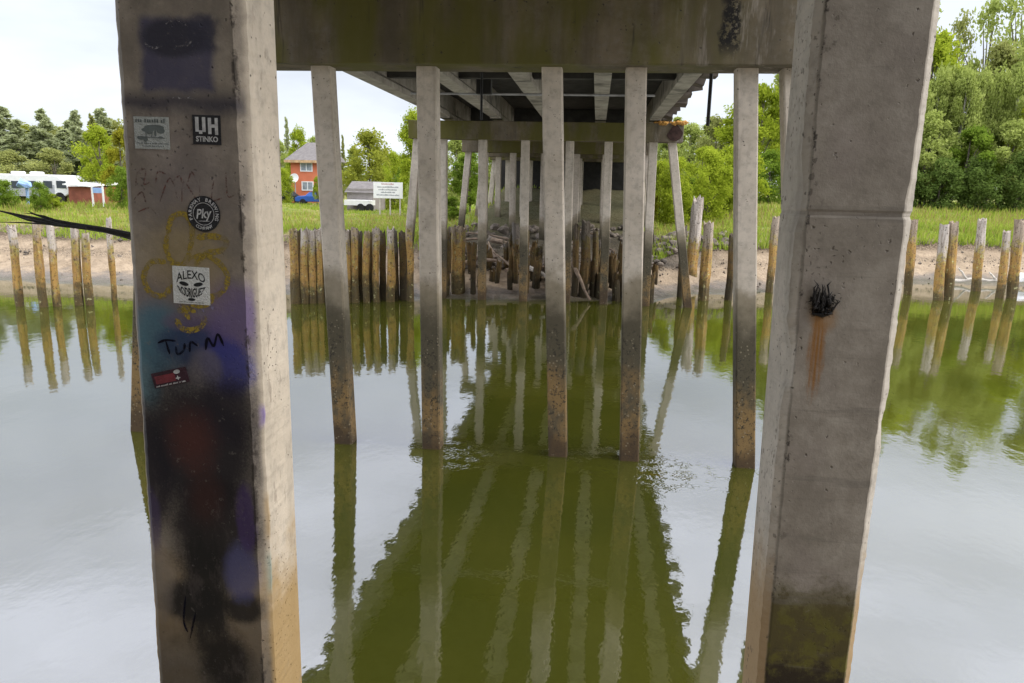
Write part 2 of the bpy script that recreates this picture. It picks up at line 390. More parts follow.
# ------------------------------------------------------------------ terrain and water
SX = [-400,-60,-23.5,-20,-11,-7,0,2.5,5,8,11.4,19,40,90,400]; SY = [36,33,30.2,30.4,29.0,29.6,30.8,31.8,34.5,35.8,37.6,42.5,45,47,50]
def shore(X): return np.interp(X, SX, SY)
def sstep(a, b, x): t_ = np.clip((x-a)/(b-a), 0, 1); return t_*t_*(3-2*t_)
def gz(X, Y):
    X = np.asarray(X, float); Y = np.asarray(Y, float)
    t = Y - shore(X)
    open_ = np.interp(t, [-30,-6,0,1.5,3.2,5.0,6.4,7.2,30,90,400], [-6,-1.6,0,.22,.75,1.55,1.95,2.12,2.15,2.2,3.5])
    under = np.interp(t, [-30,-6,0,3.2,5,14,24,27,400], [-6,-1.6,0,.85,1.05,2.45,4.1,4.6,4.6])
    w = sstep(-9.5, -6.5, X)*(1-sstep(2.5, 4.5, X))*(1-sstep(32, 45, t))
    z = open_*(1-w) + under*w
    right = sstep(3, 14, X)
    z = z + right*(sstep(3.5, 7, t)*.45 + sstep(8, 26, t)*.9)
    z = z + (1-sstep(-.64, -.50, X/np.maximum(Y, 5)))*sstep(6.5, 17, t)*.55
    return z
def gzs(x, y): return float(gz(x, y))

def grid(xs, ys, zf, name, mat, jit=True):
    X, Y = np.meshgrid(xs, ys); Z = zf(X, Y)
    if jit:
        k = np.array([[fn(a, b, 0, .9)*.16 + fn(a, b, 3, .25)*.26 + fn(a, b, 9, 2.3)*.09 for a in xs] for b in ys])
        near = sstep(-1, 2, Y - shore(X)); Z = Z + k*(.25+.75*near)
    nx, ny = len(xs), len(ys)
    me = bpy.data.meshes.new(name)
    v = np.stack([X.ravel(), Y.ravel(), Z.ravel()], 1)
    i = np.arange((ny-1)*(nx-1)); r_, c_ = i//(nx-1), i % (nx-1); a = r_*nx+c_
    q = np.stack([a, a+1, a+nx+1, a+nx], 1)
    me.from_pydata(v.tolist(), [], q.tolist()); me.update(); me.materials.append(mat)
    me.polygons.foreach_set('use_smooth', [True]*len(me.polygons))
    o = bpy.data.objects.new(name, me); COL.objects.link(o); return o

def make_ground():
    t = NT('river_bank_ground'); x, y, z = t.xyz()
    n = t.noise(1.4, 6, .65); n2 = t.noise(.35, 4); nf = t.noise(9, 4, .7)
    mud = t.mix(t.ss(n, .3, .7), (.25,.19,.125), (.40,.31,.215))
    mud = t.mix(t.ss(nf, .55, .72, 0, .6), mud, (.13,.095,.065))
    zn = t.math('ADD', z, t.math('MULTIPLY', t.math('SUBTRACT', n, .5), .6))
    wet = t.ss(zn, .42, .16)
    mud = t.mix(t.math('MULTIPLY', wet, .85), mud, (.14,.115,.09))
    mud = t.mix(t.math('MULTIPLY', t.ss(zn, .20, .02), .8), mud, (.085,.075,.045))
    band = t.math('MULTIPLY', t.ss(zn, 1.25, 1.6), t.ss(zn, 2.1, 1.85))
    mud = t.mix(t.math('MULTIPLY', band, t.ss(nf, .38, .58, .3, .95)), mud, (.085,.058,.038))
    wr = t.math('MULTIPLY', t.math('MULTIPLY', t.ss(zn, .75, .9), t.ss(zn, 1.15, 1.0)), t.ss(t.noise(14, 4, .75), .5, .58))
    mud = t.mix(t.math('MULTIPLY', wr, .8), mud, (.05,.04,.028))
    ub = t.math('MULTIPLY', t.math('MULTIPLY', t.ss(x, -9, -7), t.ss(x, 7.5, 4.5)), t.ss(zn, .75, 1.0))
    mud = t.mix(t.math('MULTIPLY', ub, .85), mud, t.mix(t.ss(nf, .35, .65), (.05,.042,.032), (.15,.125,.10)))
    gr = t.mix(t.ss(n2, .35, .65), (.13,.17,.025), (.24,.22,.05))
    gr = t.mix(t.ss(nf, .5, .7, 0, .5), gr, (.07,.10,.018))
    c = t.mix(t.ss(zn, 1.95, 2.15), mud, gr)
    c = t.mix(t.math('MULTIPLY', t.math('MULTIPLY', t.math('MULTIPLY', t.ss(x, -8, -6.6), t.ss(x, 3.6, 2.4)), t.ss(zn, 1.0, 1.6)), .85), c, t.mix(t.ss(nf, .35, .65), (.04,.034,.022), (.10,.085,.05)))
    rough = t.ss(zn, .1, .5, .35, .95)
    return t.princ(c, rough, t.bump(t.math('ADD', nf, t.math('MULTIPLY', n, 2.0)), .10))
xs = np.unique(np.concatenate([np.linspace(-700,-90,12), np.linspace(-90,-40,26), np.linspace(-40,36,190), np.linspace(36,100,26), np.linspace(100,700,12)]))
ys = np.unique(np.concatenate([np.linspace(16,26,8), np.linspace(26,56,100), np.linspace(56,100,40), np.linspace(100,320,20), np.linspace(320,1500,8)]))
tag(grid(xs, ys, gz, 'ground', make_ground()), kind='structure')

def make_water():
    t = NT('green_river_water'); x, y, z = t.xyz()
    vec = t.scale(t.pos(), (1.0, .75, 1))
    n1 = t.noise(2.2, 3, .5, vec=vec); n2 = t.noise(.5, 2, .5, vec=vec); n3 = t.noise(9, 2, .5, vec=vec)
    h = t.math('ADD', t.math('MULTIPLY', n1, .0030), t.math('ADD', t.math('MULTIPLY', n2, .0035), t.math('MULTIPLY', n3, .0008)))
    for (cx, cy, r, amp) in ((1.45, 11.7, 1.25, .0032), (-2.15, 11.9, .9, .0026), (-.35, 12.3, .6, .002), (2.7, 11.9, .6, .0015), (.45, 12.6, .55, .0025)):
        dx = t.math('SUBTRACT', x, cx); dy = t.math('SUBTRACT', y, cy)
        d = t.math('SQRT', t.math('ADD', t.math('MULTIPLY', dx, dx), t.math('MULTIPLY', dy, dy)))
        wob = t.math('ADD', d, t.math('MULTIPLY', t.noise(2.2, 4), 1.3))
        ring = t.math('MULTIPLY', t.math('SINE', t.math('MULTIPLY', wob, 42)), t.ss(d, r, 0, 0, amp))
        h = t.math('ADD', h, t.math('MULTIPLY', ring, t.ss(t.noise(4, 3), .44, .6)))
    nrm = t.bump(h, 1.0)
    deep = t.mix(t.ss(t.noise(.22, 4), .35, .65), (.046,.052,.006), (.062,.064,.008))
    d = t.n('ShaderNodeBsdfDiffuse'); t.l(deep, d.inputs[0])
    g = t.n('ShaderNodeBsdfGlossy'); g.inputs['Color'].default_value = (.95,.95,1,1); g.inputs['Roughness'].default_value = .04; t.l(nrm, g.inputs['Normal'])
    fr = t.n('ShaderNodeFresnel'); fr.inputs['IOR'].default_value = 1.75; t.l(nrm, fr.inputs['Normal'])
    fac = t.math('ADD', t.math('MULTIPLY', fr.outputs[0]  , .80), .16, clamp=True)
    mx = t.n('ShaderNodeMixShader'); t.l(fac, mx.inputs[0]); t.l(d.outputs[0], mx.inputs[1]); t.l(g.outputs[0], mx.inputs[2])
    t.l(mx.outputs[0], t.out.inputs[0]); return t.m
w = MB(); w.add([(-700,-300,0),(700,-300,0),(700,60,0),(-700,60,0)], [(0,1,2,3)])
tag(w.build('water', make_water()), kind='structure')
# the bank the photographer stands on, below the frame
xs2 = np.linspace(-60, 60, 80); ys2 = np.linspace(-40, 6.5, 40)
nb = grid(xs2, ys2, lambda X, Y: np.interp(Y, [-40,-1,.4,2.2,4.5,6.5], [3.4,2.9,2.8,1.2,-.3,-1.5]), 'near_bank', plain('brown_bank_soil', (.26,.22,.16), .95, .3, 2, .03), jit=False)
tag(nb, kind='structure')

# ------------------------------------------------------------------ bridge
BR = tag(empty('concrete_bridge', (-2.0, 12.3, 0)), 'grey concrete trestle bridge seen from underneath, crossing the green river on square piles', 'bridge')

def post(name, rect_top, rect_bot, z0, z1, ch, mat, segs=40, jit=.0, groove=None, parent=BR, spall=0):
    """square concrete member; rect = (x0,x1,y0,y1) at z1 and at z0"""
    b = MB(); zs = list(np.linspace(z0, z1, segs))
    if groove: zs = sorted([q for q in zs if abs(q-groove) > .02] + [groove-.014, groove-.006, groove+.006, groove+.014])
    rings = []
    for z in zs:
        k = (z-z0)/(z1-z0); x0, x1, y0, y1 = [a+(c-a)*k for a, c in zip(rect_bot, rect_top)]
        if groove and abs(z-groove) < .008: x0 += .003; x1 -= .003; y0 += .003; y1 -= .003
        pts = [(x0+ch,y0),(x1-ch,y0),(x1,y0+ch),(x1,y1-ch),(x1-ch,y1),(x0+ch,y1),(x0,y1-ch),(x0,y0+ch)]
        ring = []
        for i, (px, py) in enumerate(pts):
            s_ = -1 if px < (x0+x1)/2 else 1
            e = 0
            if jit and i in (0,1,2,7):
                q = fn(i*7.3+x0, z*1.0, 2.0, 14)*.5 + fn(i*3.1, z, x0, 45)*.7
                e = q*jit
                sp = fn(i*5.1+x0*3, z, 7.7, 3.2)
                if spall and sp > .38: e -= spall*(sp-.38)*3
            if i in (2, 7): ring.append((px + s_*e, py, z))
            else: ring.append((px + s_*e*.8, py, z))
        rings.append([Vector(p) for p in ring])
    b.loft(rings); o = b.build(name, mat, parent); return o
gj = at(845, 214, 2.7).z
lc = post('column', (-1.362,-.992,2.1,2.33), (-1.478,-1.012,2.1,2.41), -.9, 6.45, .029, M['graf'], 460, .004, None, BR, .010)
# re-fit edges by linear law: left arris -1.385@5.0 -1.42@2.83 ; right -.999@5 -1.006@2.85
lc['label'] = 'column covered with graffiti and stickers'
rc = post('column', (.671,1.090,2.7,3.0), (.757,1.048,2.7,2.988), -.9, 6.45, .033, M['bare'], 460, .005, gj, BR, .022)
rc['label'] = 'bare grey column with rust streak and mossy foot'
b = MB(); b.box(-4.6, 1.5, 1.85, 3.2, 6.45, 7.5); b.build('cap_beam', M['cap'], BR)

def pile(xt, xb, Y, zt, zb=-2.5, w=.32, yb=None, dy=0):
    post('pile', (xt-w/2, xt+w/2, Y-w/2, Y+w/2), (xb-w/2, xb+w/2, Y-w/2+dy, Y+w/2+dy), zb, zt, .022, M['pile'], 44, .004)
def bent(Y, tops, bots, zcap, zb=-2.5, zt_=6.35):
    for a, c in zip(tops, bots):
        c2 = a + (c-a)*(zt_-zb)/zt_
        pile(a, c2, Y, zt_, zb)
Y2 = 12.3
bent(Y2, [-7.44,-4.495,-2.765,-.78,.52,2.18,2.86], [-8.12,-4.27,-2.68,-.47,.75,2.67,3.55], 6.35)
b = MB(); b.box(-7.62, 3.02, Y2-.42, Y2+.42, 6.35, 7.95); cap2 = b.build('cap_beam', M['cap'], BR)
def bevel(o, w_=.02):
    md = o.modifiers.new('bevel', 'BEVEL'); md.width = w_; md.segments = 2
bevel(cap2)
Y3 = 30.0
bent(Y3, [-7.15,-6.14,-4.55,-2.86,-1.12,.37,2.07,2.78], [-7.75,-6.14,-4.50,-2.80,-1.05,.45,2.12,3.80], 6.33, -2, 6.33)
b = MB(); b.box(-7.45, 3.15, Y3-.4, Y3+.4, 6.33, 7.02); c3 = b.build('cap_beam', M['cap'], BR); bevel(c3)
# broken, moss-topped end of the second cap
b = MB()
for _ in range(70):
    x = random.uniform(2.1, 3.2); y = Y3-.43+random.uniform(-.05,.4); z = 7.02+random.uniform(-.04,.05); r = random.uniform(.05,.12)
    b.tube([(x,y,z-r*.6),(x+random.uniform(-.03,.03),y,z),(x,y,z+r*.6)], [r*.6,r,r*.4], 6, .3)
b.build('moss_patch', M['moss'], BR)
b = MB(); rr = []
for k in range(9):
    a = 2*math.pi*k/9; q = random.uniform(.75,1.3); rr.append((2.82+.27*q*math.cos(a), 6.68+.28*min(q,1.15)*math.sin(a)))
b.add([(p[0], Y3-.43, p[1]) for p in rr] + [(p[0]*.9+.286, Y3-.39, p[1]*.9+.668) for p in rr], [tuple(range(9))] + [(i, (i+1)%9, 9+(i+1)%9, 9+i) for i in range(9)])
b.build('rust_stain_patch', plain('dark_rust', (.045,.025,.02), .9, .4, 6), BR)
for Y, zc in ((40.5, 6.32), (46, 6.32), (51, 6.32)):
    zb = 1.0 if Y < 47 else 2.5
    bent(Y, [-6.9,-6.0,-4.5,-2.86,-1.12,.37,2.07,2.5], [-7.5,-6.0,-4.47,-2.83,-1.1,.4,2.1,3.2], zc, zb, 6.32)
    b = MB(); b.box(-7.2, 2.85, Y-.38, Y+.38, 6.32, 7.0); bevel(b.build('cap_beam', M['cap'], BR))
# far abutment, then an unseen wall added behind the camera
b = MB(); b.box(-7.6, 3.2, 57.5, 59, 2.6, 8.5); b.build('abutment', M['shadewall'], BR)  # darkness of the shaded opening put into the wall colour
b = MB(); b.box(-9.5, 5.5, -4.2, -3.2, 1.5, 8.74); b.build('abutment', M['deck'], BR)  # out of view, added to block light and darken the column fronts
# girders of the river spans
SXs = (-6.02, -4.02, -2.0, .02, 2.08)
def girder(x, y0, y1, z0, z1, w_=.42):
    b = MB(); wt = w_; rings = []
    prof = [(-.5*wt,z0),(.5*wt,z0),(.5*wt,z0+.16),(.28*wt,z0+.26),(.28*wt,z1-.02),(-.28*wt,z1-.02),(-.28*wt,z0+.26),(-.5*wt,z0+.16)]
    for y in np.linspace(y0, y1, 14): rings.append([Vector((x+p+fn(x,y,p,2)*.006, y, q)) for p, q in prof])
    rings = [r[::-1] for r in rings]
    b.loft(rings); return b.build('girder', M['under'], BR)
for (y0, y1) in ((Y2+.42, Y3-.41), (Y3-.405, 40.1), (40.105, 50.6), (50.61, 57.5)):
    z0 = 7.17 if y0 < Y3-.5 else 7.03
    for x in SXs: girder(x, y0, y1, 7.12 if y0 > 13 else z0, 8.05)
# bearing ledge where the river-span girders meet the tall cap
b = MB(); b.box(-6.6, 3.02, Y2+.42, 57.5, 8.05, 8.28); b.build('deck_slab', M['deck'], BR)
# near span on top of the tall cap
for x in SXs: girder(x, 2.0, Y2+.3, 7.96, 8.75)
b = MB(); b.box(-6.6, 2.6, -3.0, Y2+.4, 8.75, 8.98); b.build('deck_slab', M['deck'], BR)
# cross diaphragms between girders
for Y in (21.2, 35.2):
    for a, c in zip(SXs[:-1], SXs[1:]):
        b = MB(); b.box(a+.13, c-.13, Y-.12, Y+.12, 7.42, 8.03); b.build('diaphragm', M['deck'], BR)
# jagged plank ends along both deck edges
for sx in (-6.6, 3.02):
    pb = MB(); pb.box(-.24, .24, -.28, .28, -.11, .11); proto = None
    for k in range(22):
        y = Y2+.9+k*1.5
        if y > 46: break
        if proto is None: proto = pb.build('plank_end', M['darkwood'], BR, local=True); o = proto
        else: o = proto.copy(); COL.objects.link(o); o.parent = BR
        o.location = Vector((sx + random.uniform(-.10,.12), y, 7.93+random.uniform(-.06,.03))) - WL(BR); o.rotation_euler = (random.uniform(-.2,.2), random.uniform(-.3,.3), 0)
    b = MB(); b.box(sx-.06, sx+.06, Y2+.42, 46, 7.62, 7.9) if False else b.box(sx-.05, sx+.05, Y2+.45, 57, 8.29, 9.1)
    b.build('parapet', M['under'], BR)
b = MB(); p0 = at(485, 94, 20.4); p1 = at(655, 95, 20.4); b.tube([(p0.x-2,20.4,p0.z),(p1.x,20.4,p0.z)], .03, 8); b.build('conduit', M['steel'], BR)
p0 = at(482, 66, 13.4); b = MB(); b.tube([(p0.x,13.4,7.2),(p0.x,13.4,at(482,120,13.4).z)], .022, 6); b.build('hanging_rod', M['dsteel'], BR)
p1 = at(482, 86, 13.4); b = MB(); b.box(p1.x-.11,p1.x+.15,13.45,13.6,p1.z-.12,p1.z+.12); b.build('junction_box', M['dsteel'], BR)
p0 = at(712, 66, 13.0); b = MB(); b.tube([(p0.x,13.0,6.6),(p0.x,13.0,at(712,126,13.0).z)], .03, 6); b.tube([(p0.x,12.72,6.6),(p0.x,13.0,6.6)], .02, 6); b.build('hanging_rod', M['dsteel'], BR)

# ------------------------------------------------------------------ text helper
def text_mesh(s, size=1.0, xs=1.0, bold=.0, align='CENTER'):
    cu = bpy.data.curves.new('t', 'FONT'); cu.body = s; cu.size = size; cu.align_x = align; cu.align_y = 'CENTER'; cu.offset = bold
    cu.resolution_u = 3
    o = bpy.data.objects.new('t', cu); COL.objects.link(o)
    bpy.context.view_layer.update()
    me = bpy.data.meshes.new_from_object(o.evaluated_get(bpy.context.evaluated_depsgraph_get()))
    v = [(p.co.x*xs, p.co.y) for p in me.vertices]; f = [tuple(p.vertices) for p in me.polygons]
    bpy.data.objects.remove(o); bpy.data.curves.remove(cu); bpy.data.meshes.remove(me)
    return v, f
def put_text(b, s, size, cx, cz, y, xs=1.0, rot=0, bold=0, warp=None):
    v, f = text_mesh(s, size, xs, bold); c_, s_ = math.cos(rot), math.sin(rot)
    if warp: v = [warp(*p) for p in v]
    b.add([(cx+p[0]*c_-p[1]*s_, y, cz+p[0]*s_+p[1]*c_) for p in v], f)
def plate(b, pts, y0, th=.0012):
    n = len(pts); b.add([(p[0], y0, p[1]) for p in pts] + [(p[0], y0-th, p[1]) for p in pts],
                        [tuple(range(n))] + [tuple(n+i for i in range(n-1,-1,-1))] + [(i, (i+1)%n, n+(i+1)%n, n+i) for i in range(n)])
def dashes(b, w_, h_, cx, cz, y, seed=1, word=1.0):
    # a line of print too small to read: a run of uneven little marks
    rs = random.Random(seed); x = cx-w_/2; u = h_*.62
    while x < cx+w_/2:
        for _ in range(rs.randint(2, 7)):
            if x > cx+w_/2-u*.5: break
            hh = h_*rs.choice((.7,.7,1.0,.85)); ww = u*rs.uniform(.55,.85)
            b.add([(x,y,cz-h_/2),(x+ww,y,cz-h_/2),(x+ww*rs.uniform(.8,1),y,cz-h_/2+hh),(x+ww*rs.uniform(0,.2),y,cz-h_/2+hh)], [(0,1,2,3)]); x += u
        x += u*.8*word
YF = 2.1
PX = 1/355.0
YS = YF-.0005   # sticker back
YT = YF-.0022   # print

def sticker(name, px, py, rot, label):
    v = at(px, py, YF); o = empty(name, (v.x, YF, v.z)); o.rotation_euler.y = -rot
    return tag(o, label, 'sticker', 'stickers on the graffiti column')
def rect_pts(w_, h_, px=PX): return [(-w_*px/2,-h_*px/2),(w_*px/2,-h_*px/2),(w_*px/2,h_*px/2),(-w_*px/2,h_*px/2)]
def lb(b, name, mat, par): return b.build(name, mat, par, local=True)
D = lambda p: p*PX
# local y: 0 = column face
# 1 pale sticker with vehicle drawing
s = sticker('sticker', 152, 133, R(-1), 'pale grey sticker with a drawing of an old vehicle, high on the graffiti column')
b = MB(); plate(b, rect_pts(38, 32), -.0005); lb(b, 'backing', M['stgrey'], s)
b = MB(); dashes(b, D(34), D(4.2), 0, D(12.4), -.0022, 3); lb(b, 'lettering', M['greyink'], s)
b = MB(); dashes(b, D(34), D(1.5), D(1), D(-10.2), -.0022, 4); dashes(b, D(24), D(1.2), D(1), D(-13), -.0022, 5); lb(b, 'lettering', M['greyink'], s)
b = MB()
for (cx, cz, rx, rz) in ((3,5.5,11,2.6),(-4,3,7,2.2),(10,2.5,4.5,3),(-11.5,-5.2,4.2,1.9),(-7,-6.6,2.4,2.4),(9.5,-4.2,2.6,1.2),(-2,0,3.2,1.3),(4,0,1.2,3.6),(-14,-4.6,2,1.2)):
    b.disc((D(cx), D(cz)), D(rx), D(rz), 14, -.0022 - .00002*len(b.f))
for (x0, z0, x1, z1) in ((-12,-4,14,-4.8),(-6,2,-6,-5),(1,2,0,-4)):
    n_ = Vector((z1-z0, 0, x0-x1)).normalized()*.5
    b.add([(D(x0+n_.x),-.0026,D(z0+n_.z)),(D(x1+n_.x),-.0026,D(z1+n_.z)),(D(x1-n_.x),-.0026,D(z1-n_.z)),(D(x0-n_.x),-.0026,D(z0-n_.z))], [(0,1,2,3)])
lb(b, 'drawing', M['greyink'], s)
# 2 black block-letter sticker
s = sticker('sticker', 207, 130, R(-1), 'black square sticker with UH over STINKO in white block letters')
b = MB(); plate(b, rect_pts(30, 29), -.0005); lb(b, 'backing', M['stblack'], s)
b = MB()
def bar(b, x0, z0, x1, z1, y=-.0022): b.add([(D(x0),y,D(z0)),(D(x1),y,D(z0)),(D(x1),y,D(z1)),(D(x0),y,D(z1))], [(0,1,2,3)])
bar(b,-12,-2,-8.2,12.5); bar(b,-8.19,-4,-4.6,-.6); bar(b,-4.59,-2,-1,12.5); bar(b,1.6,-4,5.2,12); bar(b,5.21,2.4,8.8,5.6); bar(b,8.81,-4.6,12.2,12)
lb(b, 'lettering', M['stink'], s)
b = MB(); put_text(b, 'STINKO', D(7.2), 0, D(-9.3), -.0022, .92, 0, .0007); lb(b, 'lettering', M['stink'], s)
# 3 round sticker
s = sticker('sticker', 204, 214, 0, 'round black sticker with a ring of pale lettering around a script word')
b = MB(); plate(b, [(D(18)*math.cos(2*math.pi*i/40), D(18.5)*math.sin(2*math.pi*i/40)) for i in range(40)], -.0005); lb(b, 'backing', M['stblack'], s)
b = MB()
for i in range(40):
    a, c = 2*math.pi*i/40, 2*math.pi*(i+1)/40
    b.add([(D(r_)*math.cos(q), -.0022, D(r_)*math.sin(q)) for r_, q in ((11.1,a),(11.1,c),(11.7,c),(11.7,a))], [(0,1,2,3)])
lb(b, 'ring', M['stink'], s)
b = MB(); top = 'PARKWAY BREWING'
for i, ch in enumerate(top):
    a = R(200 - i*220/(len(top)-1))
    if ch != ' ': put_text(b, ch, D(5.2), D(14.6)*math.cos(a), D(14.8)*math.sin(a), -.0022, 1, a-math.pi/2, .0003)
for i, ch in enumerate('COMPANY'):
    a = R(238 + i*64/6)
    put_text(b, ch, D(4.4), D(14.6)*math.cos(a), D(14.8)*math.sin(a), -.0022, 1, a+math.pi/2, .0003)
lb(b, 'lettering', M['stink'], s)
b = MB(); put_text(b, 'Pky', D(13.5), 0, 0, -.0022, .85, R(6), .0008, lambda x, z: (x+z*.25, z)); bar(b, -6, -7.6, 6, -7.0); lb(b, 'lettering', M['stink'], s)
# 4 face-of-letters sticker
s = sticker('sticker', 191.5, 285.5, R(-1.5), 'white square sticker with black letters arranged as a grinning face')
b = MB(); plate(b, rect_pts(41, 40), -.0005); lb(b, 'backing', M['stwhite'], s)
b = MB()
put_text(b, 'ALEXO', D(11), 0, D(9.2), -.0022, .92, 0, .0003, lambda x, z: (x*(1-.0*z), z*(1.15-.00*x) + D(3.6)*(1-(x/D(14))**2) - D(1.5)))
put_text(b, 'RODRIGUEZ', D(9), 0, D(-6.2), -.0022, .55, 0, .0006, lambda x, z: (x*(1+.25*z/D(5)), z*(1.55-.3*(x/D(14))**2) - D(3.4)*(1-(x/D(14))**2) + D(1.2)))
lb(b, 'lettering', M['ink'], s)
b = MB()
for sx in (-1, 1):
    pts = [(sx*D(8)+D(5.2)*math.cos(q), D(1.6)+D(2.2)*math.sin(q)+sx*D(1.1)*math.cos(q)*.8) for q in [2*math.pi*i/16 for i in range(16)]]
    b.add([(p[0], -.0023, p[1]) for p in pts], [tuple(range(16))])
b.disc((0, D(-15)), D(4.2), D(1.6), 14, -.0023); lb(b, 'drawing', M['ink'], s)
b = MB(); dashes(b, D(28), D(1.1), 0, D(-18), -.0022, 6); lb(b, 'lettering', M['greyink'], s)
# 5 tilted red sticker
s = sticker('sticker', 170.5, 377.5, R(14), 'tilted dark red and black sticker with a small white emblem, below the blue paint')
b = MB(); plate(b, rect_pts(42, 17), -.0005); lb(b, 'backing', M['stplum'], s)
b = MB(); bar(b, -18, -4.5, 6, 4.5, -.0020); lb(b, 'print_panel', M['stred'], s)
b = MB(); b.disc((D(9.5), D(5)), D(4), D(2.3), 12, -.0024); b.disc((D(9), D(-2)), D(3), D(.9), 10, -.0024); b.disc((D(9), D(-1.8)), D(.8), D(2.6), 10, -.0025); lb(b, 'emblem', M['stink'], s)
b = MB(); dashes(b, D(36), D(2.0), D(-1), D(-6.7), -.0022, 7); lb(b, 'lettering', M['stink'], s)

# ------------------------------------------------------------------ graffiti strokes (paint on the column: parts of the bridge under the column)
KS = [0]
def strokes(name, lines, w_, mat, y=YF-.0008):
    for pts in lines:
        b = MB(); KS[0] += 1; k_ = KS[0] % 12
        P_ = [at(p[0], p[1], YF) for p in pts]; S = []
        for i in range(len(P_)-1):
            for u in range(6):
                a0 = P_[max(i-1,0)]; a1 = P_[i]; a2 = P_[i+1]; a3 = P_[min(i+2,len(P_)-1)]; tt = u/6
                S.append(.5*((2*a1)+(a2-a0)*tt+(2*a0-5*a1+4*a2-a3)*tt*tt+(3*a1-a0-3*a2+a3)*tt**3))
        S.append(P_[-1]); vs = []; n = len(S)
        for i, p in enumerate(S):
            d = (S[min(i+1,n-1)]-S[max(i-1,0)]); d = Vector((d.x,0,d.z)); d = d.normalized() if d.length > 0 else Vector((1,0,0))
            nn = Vector((-d.z,0,d.x)); q = w_*PX/2*(1+.35*fn(p.x,p.z,k_,60)); q *= min(1, .35+i/3, .35+(n-1-i)/3)
            for sg in (1,-1): vs.append((p.x+nn.x*q*sg, y-.00008*k_, p.z+nn.z*q*sg))
        b.add(vs, [(2*i,2*i+1,2*i+3,2*i+2) for i in range(n-1)])
        o = b.build(name, mat, BR); o.parent = lc; o.location = -WL(BR)-Vector(lc.location)
def paint(name, col, thr=.45):
    t = NT(name); n = t.noise(90, 4, .7); n2 = t.noise(18, 3)
    f = t.math('MULTIPLY', t.ss(n, thr-.12, thr+.12), t.ss(n2, .3, .55, .25, 1))
    d = t.n('ShaderNodeBsdfDiffuse'); d.inputs[0].default_value = col+(1,); tr = t.n('ShaderNodeBsdfTransparent')
    mx = t.n('ShaderNodeMixShader'); t.l(f, mx.inputs[0]); t.l(tr.outputs[0], mx.inputs[1]); t.l(d.outputs[0], mx.inputs[2]); t.l(mx.outputs[0], t.out.inputs[0]); return t.m
Yp = paint('worn_yellow_spray', (.36,.27,.055), .46); Rp = paint('worn_red_marker', (.16,.075,.065), .5); Bp = paint('worn_black_brush', (.012,.012,.02), .36); Mp = paint('worn_mauve_spray', (.24,.22,.34), .5)
Gp = paint('worn_grey_spray', (.30,.29,.30), .55)
strokes('graffiti_scrawl', [[(168,235),(172,218),(184,214),(192,226),(190,250),(184,264),(172,262),(166,246),(168,235)],[(196,238),(210,236),(226,240),(222,250),(206,254),(195,266)],
        [(190,258),(206,256),(220,264),(228,278),(222,292),(210,296),(200,284)],[(166,262),(152,262),(144,276),(150,292),(164,296),(172,284)],[(176,262),(180,300),(190,320)],
        [(176,318),(182,328),(192,330),(202,326),(206,316)],[(178,312),(186,308),(196,312)],[(186,300),(200,306),(214,300)]], 6.2, Yp)
strokes('graffiti_scrawl', [[(136,186),(138,172),(146,170),(144,184),(150,182)],[(156,184),(158,172),(166,174)],[(172,182),(180,176),(182,184)],[(188,182),(192,172),(198,184)],[(160,202),(170,178),(178,200)],[(182,202),(184,182),(198,200),(200,178)],
        [(214,180),(212,200),(222,198)],[(226,172),(228,196),(236,194)],[(134,200),(142,192),(146,202)],[(138,212),(150,208),(158,216)]], 1.5, Rp)
strokes('graffiti_scrawl', [[(158,343),(166,340),(176,341)],[(166,341),(170,354)],[(176,346),(178,354),(184,350),(185,343)],[(190,352),(191,342),(198,346)],[(206,350),(208,338),(214,346),(218,334),(224,346)]], 2.6, Bp)
strokes('graffiti_scrawl', [[(166,24),(176,20),(188,26)],[(144,42),(152,48),(162,46)],[(176,46),(186,46),(192,40)],[(150,97),(156,99)],[(160,99),(168,97)],[(172,98),(182,98)],[(186,97),(196,99)]], 2.2, Gp)
strokes('graffiti_scrawl', [[(188,300),(192,308),(200,306),(204,312)],[(178,300),(182,308)],[(208,300),(214,310)]], 3.5, Mp)
strokes('graffiti_scrawl', [[(186,596),(184,620),(188,632)],[(196,612),(190,640)]], 2.2, Bp)

# ------------------------------------------------------------------ charred branch and tuft
br = MB(); YB = 2.52
PB = lambda px, py, dy=0: at(px, py, YB+dy)
br.tube([PB(152,243),PB(130,235.5),PB(105,230),PB(74,225),PB(52,220),PB(34,214),PB(28,211)], [.014,.0135,.012,.009,.0065,.003,.001], 7, .15)
br.tube([PB(118,232,.02),PB(88,228,.03),PB(52,222,.03),PB(25,216.5,.03),PB(0,211,.03),PB(-18,208,.03)], [.010,.009,.0075,.005,.003,.001], 7, .15)
br.tube([PB(86,228,-.02),PB(55,225,-.02),PB(28,220,-.03),PB(12,214.5,-.03),PB(2,212,-.03)], [.007,.0055,.004,.002,.001], 6, .2)
br.tube([PB(76,226,.05),PB(48,224,.06),PB(20,222.5,.06),PB(-6,222,.06)], [.006,.004,.0025,.001], 6, .2)
br.tube([PB(60,222),PB(44,216),PB(30,213.5),PB(24,214)], [.004,.003,.0015,.0008], 6, .2)
bo = br.build('burnt_branch', M['char']); tag(bo, 'frayed black charred branch sticking out sideways behind the graffiti column', 'branch')
tu = MB()
